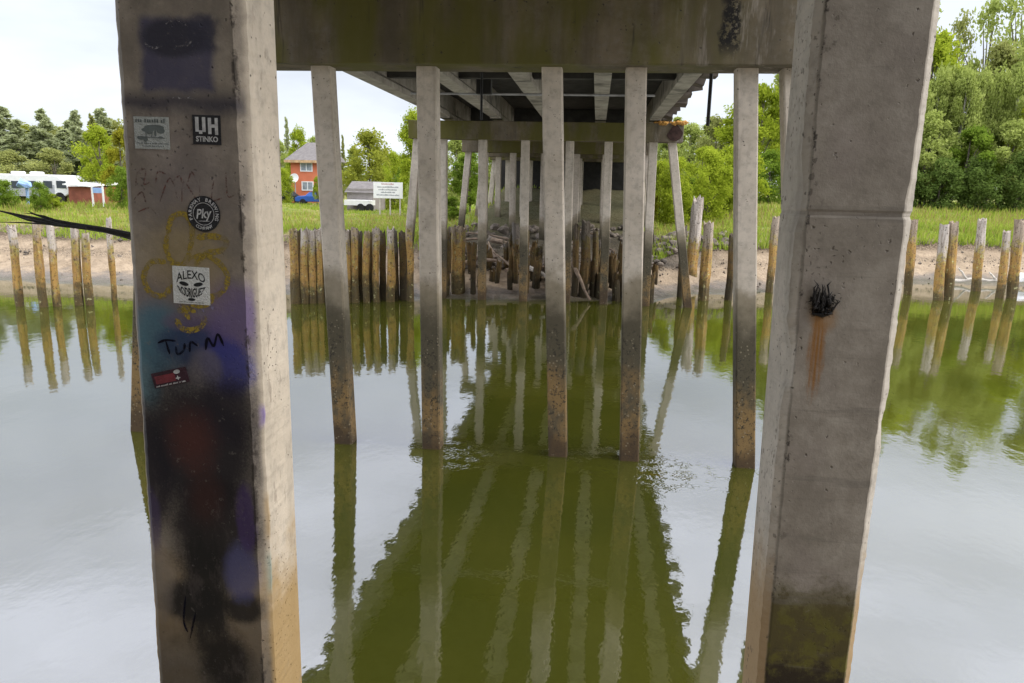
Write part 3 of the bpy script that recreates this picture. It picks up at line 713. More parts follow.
for k in range(26):
    x = 811+k*.82+random.uniform(-2,2); p = at(x+random.uniform(-1.5,1.5), 313+random.uniform(-8,5), 2.7)
    hgt = random.uniform(5, 24)*2.7/745
    ps = [p + Vector((0,.01,0)), p + Vector((random.uniform(-.006,.006), -.016, hgt*.5)), p + Vector((random.uniform(-.014,.014), random.uniform(-.02,-.006), hgt)), p+Vector((random.uniform(-.008,.008), -.010, hgt*1.2))]
    tu.tube(ps, [random.uniform(.002,.006),random.uniform(.003,.005),.0026,.0005], 6, .4)
p = at(822, 314, 2.7); tu.tube([p+Vector((-.034,-.001,0)), p+Vector((0,-.004,-.004)), p+Vector((.034,-.001,.003))], [.002,.008,.002], 8, .4)
tag(tu.build('frayed_tuft', M['char']), 'frayed black tuft poking out above the rust streak on the bare column', 'tuft')

# ------------------------------------------------------------------ timber pilings
def piling(x, y, zt, r, label, group, lean=(0,0), ragged=.12, mat='wood'):
    zb = min(-1.0, gzs(x, y)-.6); L = zt-zb; rings = []; n = 14; sd = random.uniform(0, 100)
    K = 16
    for k in range(K+1):
        q = k/K; z = zb+L*q; rr = r*(1.06-.16*q)*(1+.10*fn(z*.9, sd, 4.4))
        ring = []
        for i in range(n):
            a = 2*math.pi*i/n; e = 1+.26*fn(math.cos(a)*1.2+sd, math.sin(a)*1.2, z*.5, 1.0)+.2*fn(math.cos(a)*3+sd, math.sin(a)*3, z*.8, 1.3)
            dz = 0
            if k >= K-1: dz = ragged*fn(math.cos(a)*2, math.sin(a)*2, sd, 1.3)*(1.4 if k == K else .5)
            ring.append(Vector((lean[0]*L*q+.07*fn(z*.55, sd, 1.1)*q+rr*e*math.cos(a), lean[1]*L*q+rr*e*math.sin(a), z-0+dz)))
        rings.append(ring)
    top = [Vector((lean[0]*L+p.x*.55-lean[0]*L*.55, p.y*.55, zt-.07+ragged*.5*fn(p.x*5, p.y*5, sd, 2))) for p in rings[-1]]
    rings.append(top)
    b = MB(); b.loft(rings); me = b.build('timber_piling', M[mat])
    me.location = (x, y, 0)
    return tag(me, label, 'piling', group)
ordn = ['leftmost','second from left','third from left','fourth from left','fifth from left','sixth from left','seventh from left','eighth from left','ninth from left','tenth from left','eleventh from left','rightmost']
Lg = [(19.5,306,226,8.5,'thick weathered piling at the far left edge of the mud bank'),(43.5,307,222,9,'tall pale-topped piling, left one of the first close pair on the left'),(57,306,225,8.5,'leaning piling, right one of the first close pair on the left'),
      (78.5,305,227,9.5,'broad ochre piling, left one of the touching pair by the graffiti column'),(89,305,233,9,'short ragged ochre piling, right one of the touching pair by the graffiti column'),(113,300,218,6,'slim pale piling standing alone just left of the graffiti column')]
for px, yb_, yt, w_, lab in Lg:
    p = atZ(px, yb_, 0); zt = at(px, yt, p.y).z; piling(p.x, p.y, zt, w_*p.y/760/2, lab, 'timber pilings on the left bank', (.02 + random.uniform(-.015,.015), 0))
dense = [(296,229),(305,230),(313.5,232),(321.5,230),(330,231),(338.5,229),(347.5,230),(355.5,229),(366.5,231),(376.5,229),(390.5,229),(410.5,230)]
for i, (px, yt) in enumerate(dense):
    p = atZ(px, 303.5-.02*(px-296)*1.0, 0); zt = at(px, yt, p.y).z
    piling(p.x, p.y, zt, random.uniform(7.2,8.8)*p.y/760/2, f'mossy timber piling, {ordn[i]} in the front of the tight row', 'tight row of timber pilings', (random.uniform(-.01,.02), 0), .16)
back = [300,309,318,326,335,343,351,361,371.5,383,396,403]
for i, px in enumerate(back):
    p = atZ(px, 303, 0); y = p.y+.85; x = p.x*(y/p.y); zt = at(px, 231+random.uniform(-1.5,3), y).z
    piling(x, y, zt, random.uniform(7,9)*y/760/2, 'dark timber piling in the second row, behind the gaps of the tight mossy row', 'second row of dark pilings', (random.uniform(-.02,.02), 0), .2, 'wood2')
mid = [(458,296,228,15.5,'stout dark piling with a flat top right of the second bridge pile'),(473,297,244,6,'short slim piling beside the stout dark one under the bridge'),(447,297,240,6,'slim piling pressed against the second bridge pile on its right'),
       (574,299,226,6.5,'slim dark piling left of the one with the pale square top'),(583,299,221,9,'dark piling with a pale square block on top under the bridge'),(593,299,229,6.5,'short dark piling just right of the one with the pale square top'),(602,297,238,5.5,'thin piling leaning against a back bridge pile'),
       (643,300,232,5,'thin dark piling just right of the fourth bridge pile'),(679.5,297,226,6,'slim dark piling left of the battered outer bridge pile'),(703,300,222,11,'thick yellow-stained piling right of the battered outer bridge pile'),
       (728.5,300,235,7.5,'dark piling half hidden behind the fifth bridge pile'),(769,292,217,8,'orange-stained piling with a pale top between the fifth bridge pile and bare column')]
for px, yb_, yt, w_, lab in mid:
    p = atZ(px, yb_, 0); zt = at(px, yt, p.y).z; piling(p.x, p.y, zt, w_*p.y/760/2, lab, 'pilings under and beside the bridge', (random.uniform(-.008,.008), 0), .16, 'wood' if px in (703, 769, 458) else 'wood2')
Rg = [(909.5,294,220,8.5,'pale-topped piling just right of the bare column'),(940,300,224,9,'dark mossy piling, left one of the pair right of the bare column'),(951,300,222,9.5,'mossy piling, right one of the pair right of the bare column'),(978,291,219,7.5,'slim tall piling standing alone with a whitish top on the right bank'),
      (1002,298,231,7.5,'short slim piling beside the white-topped one at the far right'),(1013.5,298,220,9.5,'stout white-topped piling nearest the right edge')]
for px, yb_, yt, w_, lab in Rg:
    p = atZ(px, yb_, 0); zt = at(px, yt, p.y).z; piling(p.x, p.y, zt, w_*p.y/760/2, lab, 'timber pilings on the right bank', (-.055 + random.uniform(-.015,.015), 0))
for k in range(84):
    px = random.uniform(436, 655); y = random.uniform(30.6, 35); v = at(px, 260, y); zt = gzs(v.x, y)+random.uniform(.5, 2.0)*(1 if k % 3 else .6)
    piling(v.x, y, zt, random.uniform(.10,.19), 'short dark rotten stub among the rocks and sticks under the bridge', 'rotten stubs under the bridge', (random.uniform(-.06,.06), 0), .25, 'wood2')
# tall split grey post on the bank
p = at(692, 262, 37); piling(p.x, 37, at(692, 200, 37).z, .28, 'tall split grey post with a broken top on the right bank by the bridge', 'pilings under and beside the bridge', (.01,0), .5)

# ------------------------------------------------------------------ rocks, mound, driftwood
def rock_mesh(seed, n=2):
    import bmesh
    bm = bmesh.new(); bmesh.ops.create_icosphere(bm, subdivisions=n, radius=1)
    for v in bm.verts:
        d = v.co.copy(); k = 1+.35*fn(d.x+seed, d.y, d.z, 1.1)+.12*fn(d.x+seed, d.y, d.z, 3); v.co = Vector((d.x*k, d.y*k*.85, d.z*k*.62))
    me = bpy.data.meshes.new('riprap_rock'); bm.to_mesh(me); bm.free(); me.materials.append(M['rock']); return me
RM = [rock_mesh(i*13.7) for i in range(6)]
k = 0
while k < 290:
    x = random.uniform(-8.2, 5.5) if random.random() < .8 else random.uniform(3, 8.5); t_ = random.uniform(3.6, 13.5) if x < 3.5 else random.uniform(5.2, 7.4)
    y = float(shore(x))+t_; o = bpy.data.objects.new('riprap_rock', random.choice(RM)); COL.objects.link(o)
    s_ = random.uniform(.12, .30) if random.random() < .85 else random.uniform(.30,.45)
    o.location = (x, y, gzs(x, y)+s_*.18); o.scale = (s_, s_, s_); o.rotation_euler = (random.uniform(-.4,.4), random.uniform(-.4,.4), random.uniform(0, 6.28))
    tag(o, 'grey riprap rock among many alike on the bank slope under the bridge', 'rock', 'riprap rocks under the bridge'); k += 1
bb = MB()
for k in range(1500):
    x = random.uniform(-34, 34); t_ = random.choice([random.uniform(.3,6.3), random.gauss(3.4,.35), random.gauss(5.2,.4)])
    y = float(shore(x))+t_; q = random.uniform(.02,.07)*(2 if random.random() < .08 else 1); z = gzs(x, y)+q*.2; a = random.uniform(0, 3)
    vs = [(math.cos(a+i*1.571)*q*random.uniform(.7,1.4), math.sin(a+i*1.571)*q*random.uniform(.7,1.4), random.uniform(-.3,.2)*q) for i in range(4)]
    bb.add([(x+p[0], y+p[1], z+p[2]) for p in vs]+[(x, y, z+q*.8), (x, y, z-q)], [(0,1,4),(1,2,4),(2,3,4),(3,0,4),(1,0,5),(2,1,5),(3,2,5),(0,3,5)])
tag(bb.build('bank_pebbles', plain('dark_pebbles', (.12,.10,.08), .9, .6, 3)), 'small stones and clods scattered over the far mud bank', 'pebbles', kind='stuff')
# low clay mound at the water edge under the bridge
import bmesh
bm = bmesh.new(); bmesh.ops.create_uvsphere(bm, u_segments=32, v_segments=16, radius=1)
for v in bm.verts: v.co *= 1+.12*fn(v.co.x, v.co.y, v.co.z, 2)
me = bpy.data.meshes.new('clay_mound'); bm.to_mesh(me); bm.free(); me.materials.append(plain('pinkish_clay', (.34,.24,.18), .9, .25, 2, .02)); me.polygons.foreach_set('use_smooth', [True]*len(me.polygons))
o = bpy.data.objects.new('clay_mound', me); COL.objects.link(o); v = atZ(512, 291, 0); o.location = (v.x, v.y+1.0, .05); o.scale = (1.25, .9, .75)
tag(o, 'smooth pinkish clay mound at the water edge between the bridge piles', 'mound')
def stick(pts, r, mat, label, group=None, name='driftwood_log'):
    b = MB(); pts = [Vector(p) for p in pts]; P_ = []
    for i in range(len(pts)-1):
        for u in range(4): P_.append(pts[i].lerp(pts[i+1], u/4)+Vector((random.uniform(-.3,.3)*r, random.uniform(-.3,.3)*r, random.uniform(-.3,.3)*r)))
    P_.append(pts[-1]); n = len(P_)
    b.tube(P_, [r*(1-.55*i/(n-1)) for i in range(n)], 8, .12); o = b.build(name, mat); return tag(o, label, 'driftwood', group)
def g(px, py, Y, dz=0): 
    v = at(px, py, Y); return Vector((v.x, Y, v.z))
stick([g(572,262,31.2), g(590,300,30.2)], .10, M['brdrift'], 'brown stick leaning into the water beside the third bridge pile', 'driftwood pieces under the bridge')
stick([g(452,268,33), g(478,258,33.5), g(500,262,33)], .13, M['brdrift'], 'brown log lying among rocks right of the second bridge pile', 'driftwood pieces under the bridge')
stick([g(530,268,32.5), g(556,282,31)], .12, M['drift'], 'pale log sloping down beside the clay mound', 'driftwood pieces under the bridge')
stick([g(492,240,38), g(530,250,37)], .14, M['brdrift'], 'long brown log across the riprap under the second cap beam', 'driftwood pieces under the bridge')
for k in range(26):
    x = random.uniform(-6.8, 2.2); y = float(shore(x))+random.uniform(2.5, 11); a = random.uniform(0, math.pi); L = random.uniform(.7, 2.2); z = gzs(x, y)+.2
    dx, dy = math.cos(a)*L/2, math.sin(a)*L/2
    stick([(x-dx,y-dy,max(z-.1,gzs(x-dx,y-dy)+.15)),(x+dx,y+dy,gzs(x+dx,y+dy)+random.uniform(.15,.9))], random.uniform(.05,.10), M['brdrift'], 'loose driftwood stick tangled in the riprap under the bridge', 'tangled driftwood sticks under the bridge', 'driftwood_stick')
# pale driftwood on the right mud flat
z_ = 42.0
stick([g(952,281,z_), g(975,279,z_), g(1000,281,z_)], .10, M['drift'], 'long thin bleached branch lying on the mud between right bank pilings', 'bleached driftwood on the right mud flat')
stick([g(966,279,z_), g(962,272,z_), g(958,268,z_)], .07, M['drift'], 'short bleached branch rising leftwards from the mud between right bank pilings', 'bleached driftwood on the right mud flat')
stick([g(996,280,z_), g(992,275,z_), g(989,272,z_)], .07, M['drift'], 'stubby bleached branch stub left of the short slim piling', 'bleached driftwood on the right mud flat')
stick([g(1013,279,z_), g(1040,278,z_)], .32, M['white'], 'thick white log lying on the mud at the far right edge', 'bleached driftwood on the right mud flat')

# ------------------------------------------------------------------ trees
def leaves_mesh(name, C_, S_, ups=.35, elong=1.25):
    n = len(C_); A = rng.normal(size=(n,3)); A[:,2] *= .6; A /= np.linalg.norm(A, axis=1)[:,None]
    N = rng.normal(size=(n,3)); N[:,2] += ups*2; B = np.cross(N, A); B /= np.linalg.norm(B, axis=1)[:,None]+1e-9
    S = S_[:,None]; k = elong
    V = np.stack([C_-A*S*k, C_+B*S*.6, C_+A*S*k, C_-B*S*.6], 1).reshape(-1,3)
    me = bpy.data.meshes.new(name); me.vertices.add(4*n); me.loops.add(4*n); me.polygons.add(n)
    me.vertices.foreach_set('co', V.ravel().astype(np.float32)); me.loops.foreach_set('vertex_index', np.arange(4*n, dtype=np.int32))
    me.polygons.foreach_set('loop_start', np.arange(0, 4*n, 4, dtype=np.int32)); me.polygons.foreach_set('loop_total', np.full(n, 4, np.int32))
    me.update(); me.validate(); return me
def broadleaf(seed, nleaf=9000, rx=3.6, z0=2.2, z1=10, nb=34, leaf=.16, loose=.5, blob=(.7,1.5)):
    rs = random.Random(seed); cs = []
    while len(cs) < nb:
        u = rs.uniform(-1,1); v = rs.uniform(-1,1); q = rs.uniform(0,1)
        prof = math.sin(math.pi*min(1, .12+q*.86))**.7
        if u*u+v*v > 1 or u*u+v*v < .12*rs.random(): continue
        rad = rx*prof*rs.uniform(.8,1.12)
        cs.append((u*rad, v*rad, z0+q*(z1-z0-.5), rs.uniform(*blob)))
    cs.append((0, 0, z1-.8, blob[0]))
    C_ = np.zeros((0,3))
    per = nleaf//len(cs)
    for (x, y, z, r) in cs:
        d = rng.normal(size=(per,3)); d /= np.linalg.norm(d, axis=1)[:,None]; rr = r*(rng.random(per)**.4)*(1+rng.normal(size=per)*.18*loose*2)
        P_ = d*rr[:,None]; P_[:,2] *= .7; C_ = np.vstack([C_, P_+np.array([x,y,z])])
    S_ = leaf*rng.uniform(.6,1.3,len(C_)); me = leaves_mesh('crown', C_, S_)
    b = MB(); b.tube([(0,0,-.3),(.05,0,1.5),(.02,.06,z0+1),(-.05,0,z0+(z1-z0)*.5),(0,0,z1-1)], [.24,.2,.17,.11,.02], 8, .08)
    for (x, y, z, r) in rs.sample(cs[:-1], min(12, len(cs)-1)):
        zb = max(1.2, z*.55); b.tube([(0,0,zb),(x*.5,y*.5,zb+(z-zb)*.6),(x,y,z)], [.09,.055,.015], 6, .08)
    tm = bpy.data.meshes.new('trunk'); tm.from_pydata(b.v, [], b.f); tm.update()
    tm.materials.append(M['bark']); me.materials.append(M['bark']); return me, tm
def conifer(seed, n=7000, rx=2.6, leaf=.2, gap=.35):
    rs = random.Random(seed); C_ = []; b = MB(); b.tube([(0,0,-.3),(0,0,3),(.04,0,7),(0,0,10)], [.2,.15,.08,.01], 7, .05)
    nb = 95; per = n//nb
    for k in range(nb):
        q = (k/nb)**.9; z = 1.0+q*8.9; L = rx*(1-q)**.8*rs.uniform(.55,1.1)+.12; a = rs.uniform(0, 6.283); tip = -.18*L+.15*q
        dx, dy = math.cos(a), math.sin(a)
        if k % 3 == 0: b.tube([(0,0,z),(dx*L*.5,dy*L*.5,z+tip*.4),(dx*L,dy*L,z+tip)], [.04,.025,.008], 5)
        for i in range(max(8, int(per*(.35+L/rx)))):
            u = rng.random()**.7; w_ = (rng.random()-.5)*.42*L*(1-u*.5)
            C_.append((dx*L*u-dy*w_, dy*L*u+dx*w_, z+tip*u-rng.random()*.28))
    C_ = np.array(C_); me = leaves_mesh('crown', C_, leaf*rng.uniform(.6,1.2,len(C_)), .2, 1.5)
    tm = bpy.data.meshes.new('trunk'); tm.from_pydata(b.v, [], b.f); tm.update(); tm.materials.append(M['bark']); me.materials.append(M['bark']); return me, tm
LM = dict(  # mid, dark and con lightened: distance haze put into the leaf colours
 bright=make_leaf('bright_yellow_green_leaf', (.22,.30,.02), (.44,.50,.055), .5),
 yellow=make_leaf('yellow_leaf', (.20,.20,.015), (.38,.36,.04), .4),
 mid=make_leaf('mid_green_leaf', (.24,.30,.06), (.48,.54,.17), .5),
 dark=make_leaf('deep_green_leaf', (.085,.14,.03), (.22,.30,.075), .45),
 lime=make_leaf('lime_olive_leaf', (.19,.22,.025), (.40,.42,.07), .45),
 con=make_leaf('conifer_needle', (.29,.33,.17), (.55,.59,.34), .5),
 olive=make_leaf('olive_leaf', (.22,.25,.07), (.42,.43,.15), .42),
 bush=make_leaf('bush_leaf', (.10,.18,.018), (.26,.35,.05), .42))
PROTO = dict(a=broadleaf(1), b=broadleaf(2, 9000, 3.0, 2.6, 10, 30), c=broadleaf(3, 11000, 4.2, 1.4, 10, 42), loose=broadleaf(4, 4200, 3.0, 3.0, 10, 40, .13, .9, (.5,1.1)), shrub=broadleaf(5, 9000, 4.6, .2, 10, 46, .2, .5, (1.0,2.0)), tall=broadleaf(6, 11000, 2.3, 2.2, 10, 44, .13, .7, (.5,1.1)),
  con=conifer(1), con2=conifer(2, 6000, 1.9), thin=conifer(3, 2600, 1.5))
def tree(kind, leaf, px, ytop, Y, wpx, label, group=None, name='tree', X=None, base=None, trunk='bark', cat='tree'):
    v = at(px, 200, Y); x = v.x; z0 = gzs(x, Y) if base is None else base; zt = at(px, ytop, Y).z
    hgt = max(1.0, zt-z0); me, tm = PROTO[kind]
    wid = dict(a=7.6,b=6.4,c=8.8,loose=6.6,shrub=10,tall=5.2,con=4.6,con2=3.8,thin=3.0)[kind]
    sxy = wpx*Y/755/wid; sz = hgt/10
    e = empty(name, (x, Y, z0-.1), random.uniform(0, 6.28)); e.scale = (sxy, sxy, sz); tag(e, label, cat, group)
    for nm, mm, mt in (('crown', me, LM[leaf]), ('trunk', tm, M[trunk])):
        o = bpy.data.objects.new(nm, mm); COL.objects.link(o); o.parent = e
        o.material_slots[0].link = 'OBJECT'; o.material_slots[0].material = mt
    return e
G = 'trees of the left wood'
# left wood
for i, (px, yt, Y, w_, kd, lf, lab) in enumerate([
    (-22,96,60,84,'con','con','tall grey-green conifer cut by the left edge of the view'),(10,104,61,74,'con','con','leftmost ragged grey-green conifer above the trailer'),(24,118,58,62,'con2','con','shorter conifer in front of the leftmost tall ones'),(50,107,60,66,'con','con','pointed conifer in the middle of the left wood'),
    (70,128,63,70,'con2','con','low conifer in the gap of the left wood'),(83,108,61,44,'con','con','slim spire conifer above the yellow-green tree'),(108,106,62,56,'con','con','conifer with thin top beside the graffiti column edge'),(98,112,60,26,'thin','olive','bare-looking brownish tree behind the yellow-green one'),
    (14,150,54,60,'c','olive','low olive tree behind the long white trailer'),(58,148,55,60,'c','olive','olive thicket tree behind the trailer front'),(104,125,53,54,'c','bright','round yellow-green tree above the red shed'),(124,128,48,44,'c','yellow','yellowish tree partly hidden by the graffiti column')]):
    tree(kd, lf, px, yt, Y, w_, lab, G)
for i, (px, yt) in enumerate([(0,120),(34,116),(62,120),(78,118),(100,120),(118,112),(40,132),(90,130),(18,132)]):
    tree(('con','c','a')[i%3], ('con','lime','olive')[i%3], px, yt+(0,8,5)[i%3], 65+i%3, 62, 'grey-green or olive tree packed among others in the back of the left wood', 'packed back trees of the left wood')
tree('shrub','bush', 122,166, 45.5, 28, 'dense deep green bush between the red shed and graffiti column', 'bushes on the left bank', 'bush', cat='bush')
tree('shrub','bush', 4,179, 45, 34, 'wide green bush in front of the trailer at the left edge', 'bushes on the left bank', 'bush', cat='bush')
tree('shrub','bush', 40,181, 44, 26, 'round green bush in front of the middle of the trailer', 'bushes on the left bank', 'bush', cat='bush')
tree('shrub','bush', -18,180, 45, 34, 'green bush at the far left end of the trailer', 'bushes on the left bank', 'bush', cat='bush')
tree('shrub','bright', 52,194, 45, 24, 'low pale weeds clump below the trailer front', 'bushes on the left bank', 'bush', cat='bush')
# behind the house
G = 'trees around the red house'
tree('thin','con', 289,116, 128, 14, 'slender spindly conifer rising behind the red house', G)
tree('c','mid', 282,140, 112, 34, 'green tree left behind the red house', G)
tree('b','bright', 300,128, 108, 26, 'rounded bright green tree peeking over the red house roof', G)
tree('a','mid', 318,136, 118, 34, 'tree behind the right end of the red house roof', G)
tree('shrub','bright', 283,168, 82, 26, 'yellow-green bush at the left corner of the red house', G, 'bush', cat='bush')
tree('b','bright', 317,176, 80, 9, 'slim young yellow-green tree before the red house wall', G)
tree('thin','olive', 344,134, 120, 10, 'thin spire tree between the red house and the round tree', G)
tree('shrub','lime', 370,131, 76, 66, 'broad round olive-green tree behind the white sign', G)
tree('shrub','bright', 394,152, 72, 30, 'bushy light green tree right behind the white sign', G)
tree('tall','bright', 412,107, 60, 36, 'tall bright green tree by the left edge of the bridge', G)
tree('shrub','mid', 414,168, 56, 22, 'dark green shrub below the tall bright tree beside the sign', G, 'bush', cat='bush')
G = 'trees seen between the bridge piles'
for px, yt, Y, w_, kd, lf, lab in [(424,132,64,54,'c','bush','leafy green tree left behind the second cap beam'),(456,134,72,46,'c','mid','green tree seen between the second and third bridge piles'),(470,150,66,40,'a','bush','low leafy tree just left of the inner bridge piles'),(496,150,74,40,'c','mid','shaded green tree deep under the bridge'),
     (418,180,58,30,'shrub','bright','yellow-green shrub left of the bridge bank'),(452,196,54,34,'shrub','bush','low green shrub left of the bridge abutment'),(490,190,60,30,'shrub','mid','dim green shrub beside the abutment under the bridge')]:
    tree(kd, lf, px, yt, Y, w_, lab, G)
# right of bridge
G = 'trees right of the bridge'
for px, yt, Y, w_, kd, lf, lab in [(640,150,70,44,'c','bush','green tree behind the right end of the second cap beam'),(664,134,86,40,'a','mid','mid-green tree beyond the broken cap end'),(686,122,96,44,'a','mid','hazy green tree farthest back right of the bridge'),(712,116,84,40,'c','olive','olive-green tree behind the hanging rod'),
     (700,146,66,52,'c','bright','bright leafy tree beside the battered outer pile'),(736,100,72,52,'tall','bright','tall bright yellow-green tree left of the fifth bridge pile'),(756,82,78,50,'a','bright','high bright tree just right of the fifth bridge pile'),(780,64,84,56,'b','mid','tall green tree partly behind the bare column'),
     (660,160,58,36,'shrub','bright','bright shrub just beyond the bridge on the right'),(690,178,56,34,'shrub','bush','green shrub on the bank right of the battered pile'),(724,170,60,44,'shrub','bright','yellow-green thicket left of the fifth bridge pile'),(768,150,66,46,'shrub','bush','dense shrub with dark foot near the bare column'),(676,158,52,44,'shrub','bright','light shrub directly behind the battered outer pile'),(708,150,54,50,'shrub','bright','big light green shrub left of the fifth bridge pile'),(742,140,57,50,'a','bright','fresh green young tree right behind the fifth bridge pile'),(648,188,52,26,'shrub','yellow','yellowish low shrub beside the abutment on the right')]:
    tree(kd, lf, px, yt, Y, w_, lab, G, 'bush' if kd == 'shrub' else 'tree', cat='bush' if kd == 'shrub' else 'tree')
G = 'trees of the right wood'
for px, yt, Y, w_, kd, lf, lab in [(806,20,80,80,'a','mid','tall tree hidden mostly by the bare column'),(850,-20,82,90,'c','mid','big tree behind the middle of the bare column'),(892,-10,84,70,'tall','mid','tall tree emerging right of the bare column top'),(915,30,78,70,'a','bright','light green tree just right of the bare column'),
     (946,66,74,70,'c','mid','broad mid-green tree in the lit right wood front'),(938,8,92,46,'loose','olive','loose-leaved slender tree with sky showing through'),(968,-12,90,60,'loose','mid','airy tall tree against the sky near the right corner'),(1000,-30,88,70,'loose','mid','airy tree nearest the top right corner'),
     (985,40,82,66,'a','olive','pale olive tree in the right wood'),(1015,36,76,60,'tall','mid','tall mid-green tree close to the right edge'),(1036,90,70,70,'c','bright','bright leafy tree cut by the right edge'),(1060,0,84,80,'a','mid','large tree beyond the right edge'),
     (920,112,70,64,'c','mid','low-branching tree behind the grass right of the bare column'),(962,126,69,60,'c','bush','leafy lower tree at the wood edge'),(1000,120,69,60,'c','mid','spreading lower tree at the wood edge near the right'),
     (902,150,68,40,'shrub','dark','dark shrub at the wood foot beside the bare column'),(938,158,67.5,46,'shrub','dark','wide dark shrub at the wood foot'),(976,156,67.5,46,'shrub','dark','dark shrub at the wood foot below the airy trees'),(1016,152,67.5,46,'shrub','dark','dark shrub at the wood foot by the right edge'),(872,140,70,60,'shrub','dark','dark shrub behind the bare column'),(1060,150,68,60,'shrub','dark','dark shrub beyond the right edge')]:
    tree(kd, lf, px, yt, Y, w_, lab, G, 'bush' if kd == 'shrub' else 'tree', cat='bush' if kd == 'shrub' else 'tree')
for i, px in enumerate([905,925,930,951,968,984,1003,1018]):
    tree('b','mid', px, 70, 72+i%3, 30, 'slender pale-trunked tree standing at the edge of the right wood', 'slender trees at the right wood edge', trunk='palebark')
# far wood closing the horizon
for k in range(34):
    px = -80+k*36+random.uniform(-10,10)
    if 130 < px < 260: continue
    tree(random.choice(['con','c','a','con2']), random.choice(['con','mid','olive']), px, (150 if px < 500 else 120)+random.uniform(-8,10), 150+random.uniform(0,12), random.uniform(40,60), 'distant tree in the far wood behind all nearer trees', 'distant far wood trees')

# ------------------------------------------------------------------ grass (nobody could count it)
def grass(name, n, xr, tr, hr, wr, mat, ex=None):
    X = rng.uniform(*xr, n); T = tr[0]+(tr[1]-tr[0])*rng.random(n)**1.6; Y = shore(X)+T
    k = ~((X > -6.8) & (X < 2.8) & (T < 27))
    X, Y, T = X[k], Y[k], T[k]; n = len(X); Z = gz(X, Y)-.05
    patch = np.array([fn(a, b, 0, .35) for a, b in zip(X, Y)])
    hh = rng.uniform(*hr, n)*(1+.5*patch)*(1+.5*sstep(3, 14, X)); ww = rng.uniform(*wr, n)*(.6+Y/60)
    a = rng.uniform(0, np.pi, n); lx = rng.normal(size=n)*.22*hh; ly = rng.normal(size=n)*.22*hh
    c_, s_ = np.cos(a)*ww, np.sin(a)*ww
    V = np.stack([np.stack([X-c_,Y-s_,Z],1), np.stack([X+c_,Y+s_,Z],1), np.stack([X+c_*.5+lx*.5,Y+s_*.5+ly*.5,Z+hh*.6],1), np.stack([X+lx,Y+ly,Z+hh],1)], 1).reshape(-1,3)
    me = bpy.data.meshes.new(name); me.vertices.add(4*n); me.loops.add(4*n); me.polygons.add(n)
    me.vertices.foreach_set('co', V.ravel().astype(np.float32)); me.loops.foreach_set('vertex_index', np.arange(4*n, dtype=np.int32))
    me.polygons.foreach_set('loop_start', np.arange(0, 4*n, 4, dtype=np.int32)); me.polygons.foreach_set('loop_total', np.full(n, 4, np.int32)); me.update()
    me.materials.append(mat); o = bpy.data.objects.new(name, me); COL.objects.link(o); return o
GL = make_leaf('meadow_grass_blade', (.17,.28,.025), (.43,.49,.09), .45); DG = make_leaf('dry_grass_blade', (.22,.20,.05), (.42,.36,.13), .35)
tag(grass('meadow_grass', 90000, (-75, 70), (6.6, 70), (.14,.38), (.02,.05), GL), 'bright green meadow grass covering the far bank', 'grass', kind='stuff')
tag(grass('bank_edge_grass', 22000, (-60, 55), (5.0, 8.2), (.2,.5), (.015,.035), GL), 'tufts of green grass hanging over the crest of the far mud bank', 'grass', kind='stuff')
tag(grass('dry_grass', 26000, (-60, 55), (6.2, 26), (.2,.45), (.012,.03), DG), 'straw-coloured dry grass along the crest of the far bank', 'grass', kind='stuff')

# ------------------------------------------------------------------ house and clutter on the far bank
def hbox(b, px0, px1, py0, py1, Y, d):
    a = at(px0, py1, Y); c = at(px1, py0, Y); return b.box(a.x, c.x, Y, Y+d, a.z, c.z)
YH = 86.0
p = at(292, 204, YH); q = at(325, 204, YH); zg = gzs(p.x, YH)
ze = at(292, 160, YH).z; zr = at(310, 142.5, YH+3).z
hs = tag(empty('red_house', (p.x, YH, zg)), 'two-storey orange-red house with a grey hipped roof behind the graffiti column and first pile', 'house')
b = MB(); b.box(p.x, q.x, YH, YH+6, zg-.2, ze); b.build('wall', M['orange'], hs)
b = MB(); e = .55; x0, x1, y0, y1 = p.x-e, q.x+e, YH-e, YH+6+e; hw = 1.5
b.add([(x0,y0,ze),(x1,y0,ze),(x1,y1,ze),(x0,y1,ze),(x0+hw,YH+3,zr),(x1-1.0,YH+3,zr)], [(0,1,5,4),(1,2,5),(2,3,4,5),(3,0,4),(0,3,2,1)]); b.build('roof', M['roof'], hs)
b = MB(); b.box(x0, x1, y0-.02, y0+.06, ze-.30, ze-.01); b.build('fascia', plain('tan_fascia', (.55,.36,.20), .7), hs)
for (a0, a1, b0, b1) in ((300.5,312.5,162.5,171.5),(302,313.5,181.5,190.5)  ):
    v0 = at(a0, b1, YH); v1 = at(a1, b0, YH)
    f = MB()
    for (u0,u1,w0,w1) in ((v0.x,v1.x,v1.z-.12,v1.z),(v0.x,v1.x,v0.z,v0.z+.12),(v0.x,v0.x+.12,v0.z+.121,v1.z-.121),(v1.x-.12,v1.x,v0.z+.121,v1.z-.121),((v0.x+v1.x)/2-.05,(v0.x+v1.x)/2+.05,v0.z+.121,v1.z-.121)): f.box(u0,u1,YH-.08,YH-.003,w0,w1)
    wo = f.build('window', M['white'], hs)
    f = MB(); f.box(v0.x+.06,v1.x-.06,YH-.05,YH-.004,v0.z+.06,v1.z-.06); po = f.build('pane', M['palewin'], hs); po.parent = wo; po.location = -WL(wo) if False else Vector((0,0,0))
